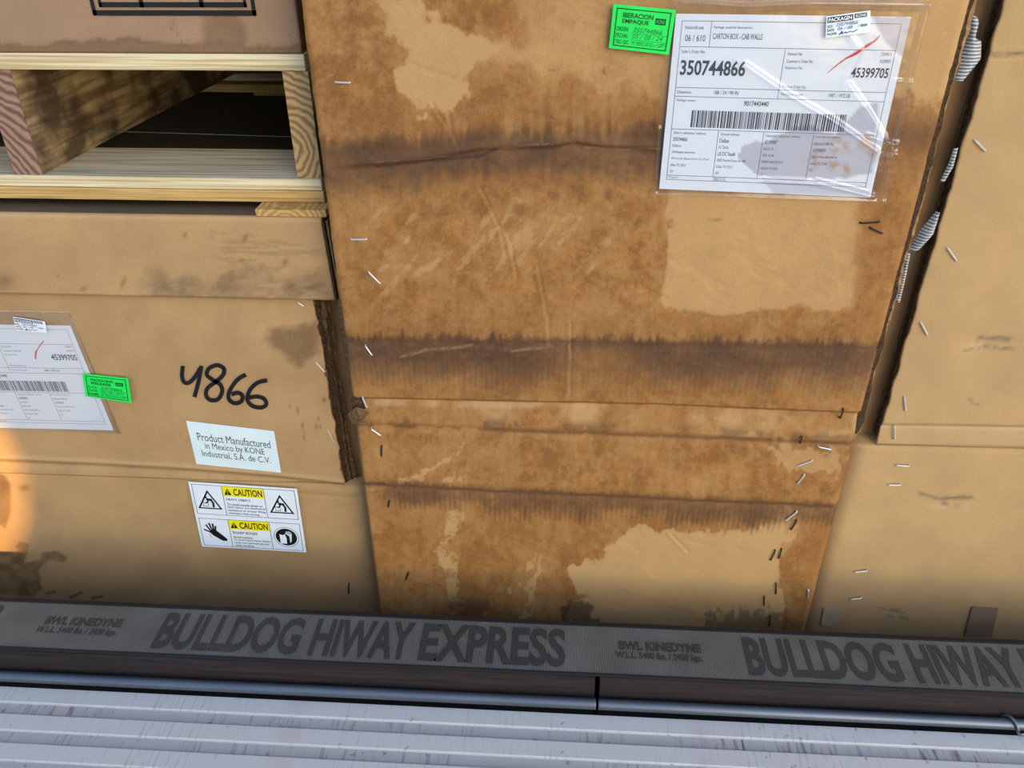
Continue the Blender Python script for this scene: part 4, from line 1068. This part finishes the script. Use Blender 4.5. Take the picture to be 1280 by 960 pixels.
# shipping sheet of the lower left carton (runs out of the picture)
yl_ = LY-0.0022
TR, BR, T0 = PY(88, 407, yl_), PY(142, 538, yl_), PY(0, 405.7, yl_)
wd = (T0-TR)/np.linalg.norm(T0-TR); Wd = np.linalg.norm(BR-TR)*1.32
LLb = Sheet([TR+wd*Wd, TR, BR, BR+wd*Wd], 0.0003)
ship2 = LLb.slab('shipping_label', M_PAPER, left, label='white printed shipping sheet with small barcode'); print_sheet(LLb, ship2)
rm = MB(); s3 = Sheet([PY(a, b, yl_) for a, b in ((40, 420), (60, 420), (60, 450), (40, 450))], 0.0009)
s3.stroke(rm, [(0.75, 0.20), (0.55, 0.35), (0.30, 0.62)], 0.05); s3.stroke(rm, [(0.30, 0.62), (0.24, 0.72), (0.24, 0.92)], 0.09); rm.build('red_pen_mark', M_RED, ship2)
e_ = wd*0.02
pouch('document_pouch', [PY(88, 389, yl_-0.0024)+wd*Wd*1.02, PY(88, 389, yl_-0.0024), PY(153, 542, yl_-0.0024), PY(153, 542, yl_-0.0024)+wd*Wd*1.02], left,
      [([(88, 391), (120, 465), (151, 540)], 2.0, 0.0025), ([(-100, 391), (88, 391)], 2.0, 0.0015), ([(50, 388), (62, 402)], 1.5, 0.002), ([(75, 390), (85, 404)], 1.5, 0.002)], label='clear plastic pouch over the sheet')
release_sticker([(103, 467), (160, 473), (164.5, 504), (107, 495.5)], yl_-0.0052, left, ['PACKAGING', 'RELEASE', 'S.O:', 'DATE:', 'NAME:', '350744866', '06 / 08 / 2024', 'M. MERCADO'], 'green packaging release sticker')
packing_slip([(16, 396), (56, 402), (58.5, 416), (21, 413.5)], yl_-0.0052, left, 'small white packing sticker', 'PACKAGING')

# ================================================================== PALLET AND UPPER CARTON
PYF = 0.085
pal = thing('wooden_pallet', 'pale pine pallet between two cartons at upper left', 'pallet', (-0.9, 0.5, ztl+0.02), None)
zf = lambda y, x=200: PY(x, y, PYF)[2]
ztA, ztB = zf(67.5), zf(88)      # top board edge
zb1, zb2, zb3 = zf(221), zf(235.5), zf(250.5)
def board(name, x0, x1, y0, y1, z0, z1, mat, lab=None):
    m = MB(); m.box(x0, x1, y0, y1, z0, z1); return m.build(name, mat, pal, bevel=0.0012, label=lab)
xt = PY(381, 78, PYF)[0]
for i in range(8):
    y0 = PYF+0.125*i
    board('deck_board', LX0, xt, y0, y0+0.118, ztB, ztA, M_BOARD)
ydep = PZ(200, 185, zb1)[1]
board('bottom_board', LX0, PY(402, 228, PYF)[0], PYF, ydep, zb2, zb1, M_BOARD_TOP)
m = MB(); 
board('bottom_board', LX0, PY(402, 228, PYF)[0], PYF+0.84, PYF+0.93, zb2, zb1, M_BOARD_TOP)
board('edge_board', LX0, PY(402, 228, PYF)[0], PYF-0.0015, PYF+0.0005, zb2+0.0004, zb1-0.0004, M_BOARD)
board('under_board', LX0, PY(405, 243, PYF)[0], PYF-0.001, PYF+0.09, zb3, zb2-0.0005, M_BOARD2)
board('under_board', LX0, PY(405, 243, PYF)[0], PYF+0.80, PYF+0.93, zb3, zb2-0.0005, M_BOARD2)
ME1 = endgrain_mat('yellow_endgrain', (204, 164, 94), (168, 126, 68), (PY(365, 268, PYF)[0], 0, zb3-0.03), 40)
board('spacer_block', PY(318, 260, 0.052)[0], PY(407, 262, 0.052)[0], 0.052, PYF+0.05, ztl+0.0003, zb3-0.0004, ME1)
board('spacer_block', LX0+0.02, LX0+0.12, PYF-0.003, PYF+0.06, ztl+0.0003, zb3-0.0004, ME1)
board('spacer_block', -0.75, -0.66, PYF+0.82, PYF+0.90, ztl+0.0003, zb3-0.0004, ME1)
# stringers; the near ends show end grain
def stringer(xa, xb, em, lab):
    m = MB(); m.box(xa, xb, PYF+0.0025, PYF+0.93, zb1+0.0006, ztB-0.0006); m.build('stringer', M_STRINGER, pal, label=lab)
    s_ = bpy.context.scene.collection.objects
    q = MB(); q.box(xa, xb, PYF+0.0003, PYF+0.0022, zb1+0.0006, ztB-0.0006); return q.build('stringer_end', em, pal, label=lab)
sx = PY(18, 217, PYF)[0]; sx2 = PY(52, 217, PYF)[0]
ME2 = endgrain_mat('red_endgrain', (164, 128, 106), (112, 72, 54), (sx-0.06, 0, zb1-0.02), 26)
ME3 = endgrain_mat('knotty_endgrain', (198, 162, 104), (140, 104, 62), (PY(358, 185, PYF)[0], 0, zf(185)), 30)
stringer(sx, sx2, ME2, 'reddish end grain')
rx = PY(371, 217, PYF)[0]
stringer(rx, PY(403, 217, PYF)[0]-0.002, ME3, 'yellow knotty end grain')
stringer(LX0+0.02, LX0+0.06, ME2, 'reddish end grain')
m = MB(); m.box(LX0, xt, PYF+0.935, PYF+0.955, ztl+0.001, ztA); m.build('rear_light_stop', M_STRINGER, pal)  # unseen closing piece, added to keep light out of the pallet from behind
m = MB(); a = PY(140, 164, 0.25); b = PY(362, 171, 0.25); m.tube([tuple(a+(a-b)*0.6), tuple(a), tuple(b), tuple(b+(b-a)*0.05)], 0.0007, 6)
set_props(m.build('cord', M_CORD), 'thin dark green cord inside the pallet opening', 'cord')

upper = thing('cardboard_carton', 'brownish carton standing on the pallet, with a black printed frame', 'carton', (-0.85, 0.5, ztA), 'stacked cartons')
UXr = PY(374, 40, PYF+0.004)[0]; UY = PYF+0.004
def up_stain(px, py, V):
    n1 = fbm(px, py, 40, oc=5, seed=71)-0.5; n2 = fbm(px, py, 12, oc=4, seed=72)-0.5
    wet = np.clip(0.1+0.3*n1, 0, 0.3)
    edge = 56+14*n1+10*n2-8*np.exp(-((px-160)/60)**2)
    w = sstep(-2, 2, py-edge)
    wet = np.maximum(wet, 0.75*w); dk = 0.30*np.exp(-((py-edge)/3)**2)
    wet = np.maximum(wet, 0.7*poly_in(px+20*n1, py+20*n2, [(255, 18), (300, 15), (312, 50), (305, 66), (248, 66)], 7))
    gr = np.zeros_like(px)
    for cx, cy, a, b in ((217, 27, 1.2, 4), (219, 37, 1, 2), (215, 36, 1, 1.5), (221, 43, 0.8, 1.2)): gr = np.maximum(gr, 0.8*np.exp(-(((px-cx)/a)**2+((py-cy)/b)**2)))
    dk = np.maximum(dk, 0.7*sstep(366, 378, px-0.15*(py-20)))
    return np.stack([wet, dk*0.8, 0*px, gr], 1)
panel('front_panel', LX0, UXr, ztA+0.0005, ztop, UY, 0.0035, M_UP, upper, lambda px, py, V: 0.0012*fbm(V[:, 0], V[:, 2], 0.12, oc=3, seed=73), up_stain, 0.012)
g = MB(); g.box(LX0+0.002, UXr-0.003, UY+0.013, 0.98, ztA+0.001, ztop-0.003); g.build('carton_body', M_BODY, upper, bevel=0.003)
fz0 = PY(220, 19.5, UY)[2]; fxl = PY(117, 19, UY)[0]; fxr = PY(321, 19, UY)[0]; fh = 0.20
fs = Sheet([(fxl, UY-0.0006, fz0+fh), (fxr, UY-0.0006, fz0+fh), (fxr, UY-0.0006, fz0), (fxl, UY-0.0006, fz0)], 0.0003)
m = MB(); fs.frame(m, 0, 1, 0, 1, 0.024, 0.034)
fs.frame(m, 0.05, 0.95, 0.052, 0.948, 0.018, 0.032)
fs.quad(m, 0.30, 0.325, 0.052, 0.948); fs.quad(m, 0.665, 0.69, 0.052, 0.948)
m.build('printed_frame', M_BLACK, upper, label='black double-lined printed frame')
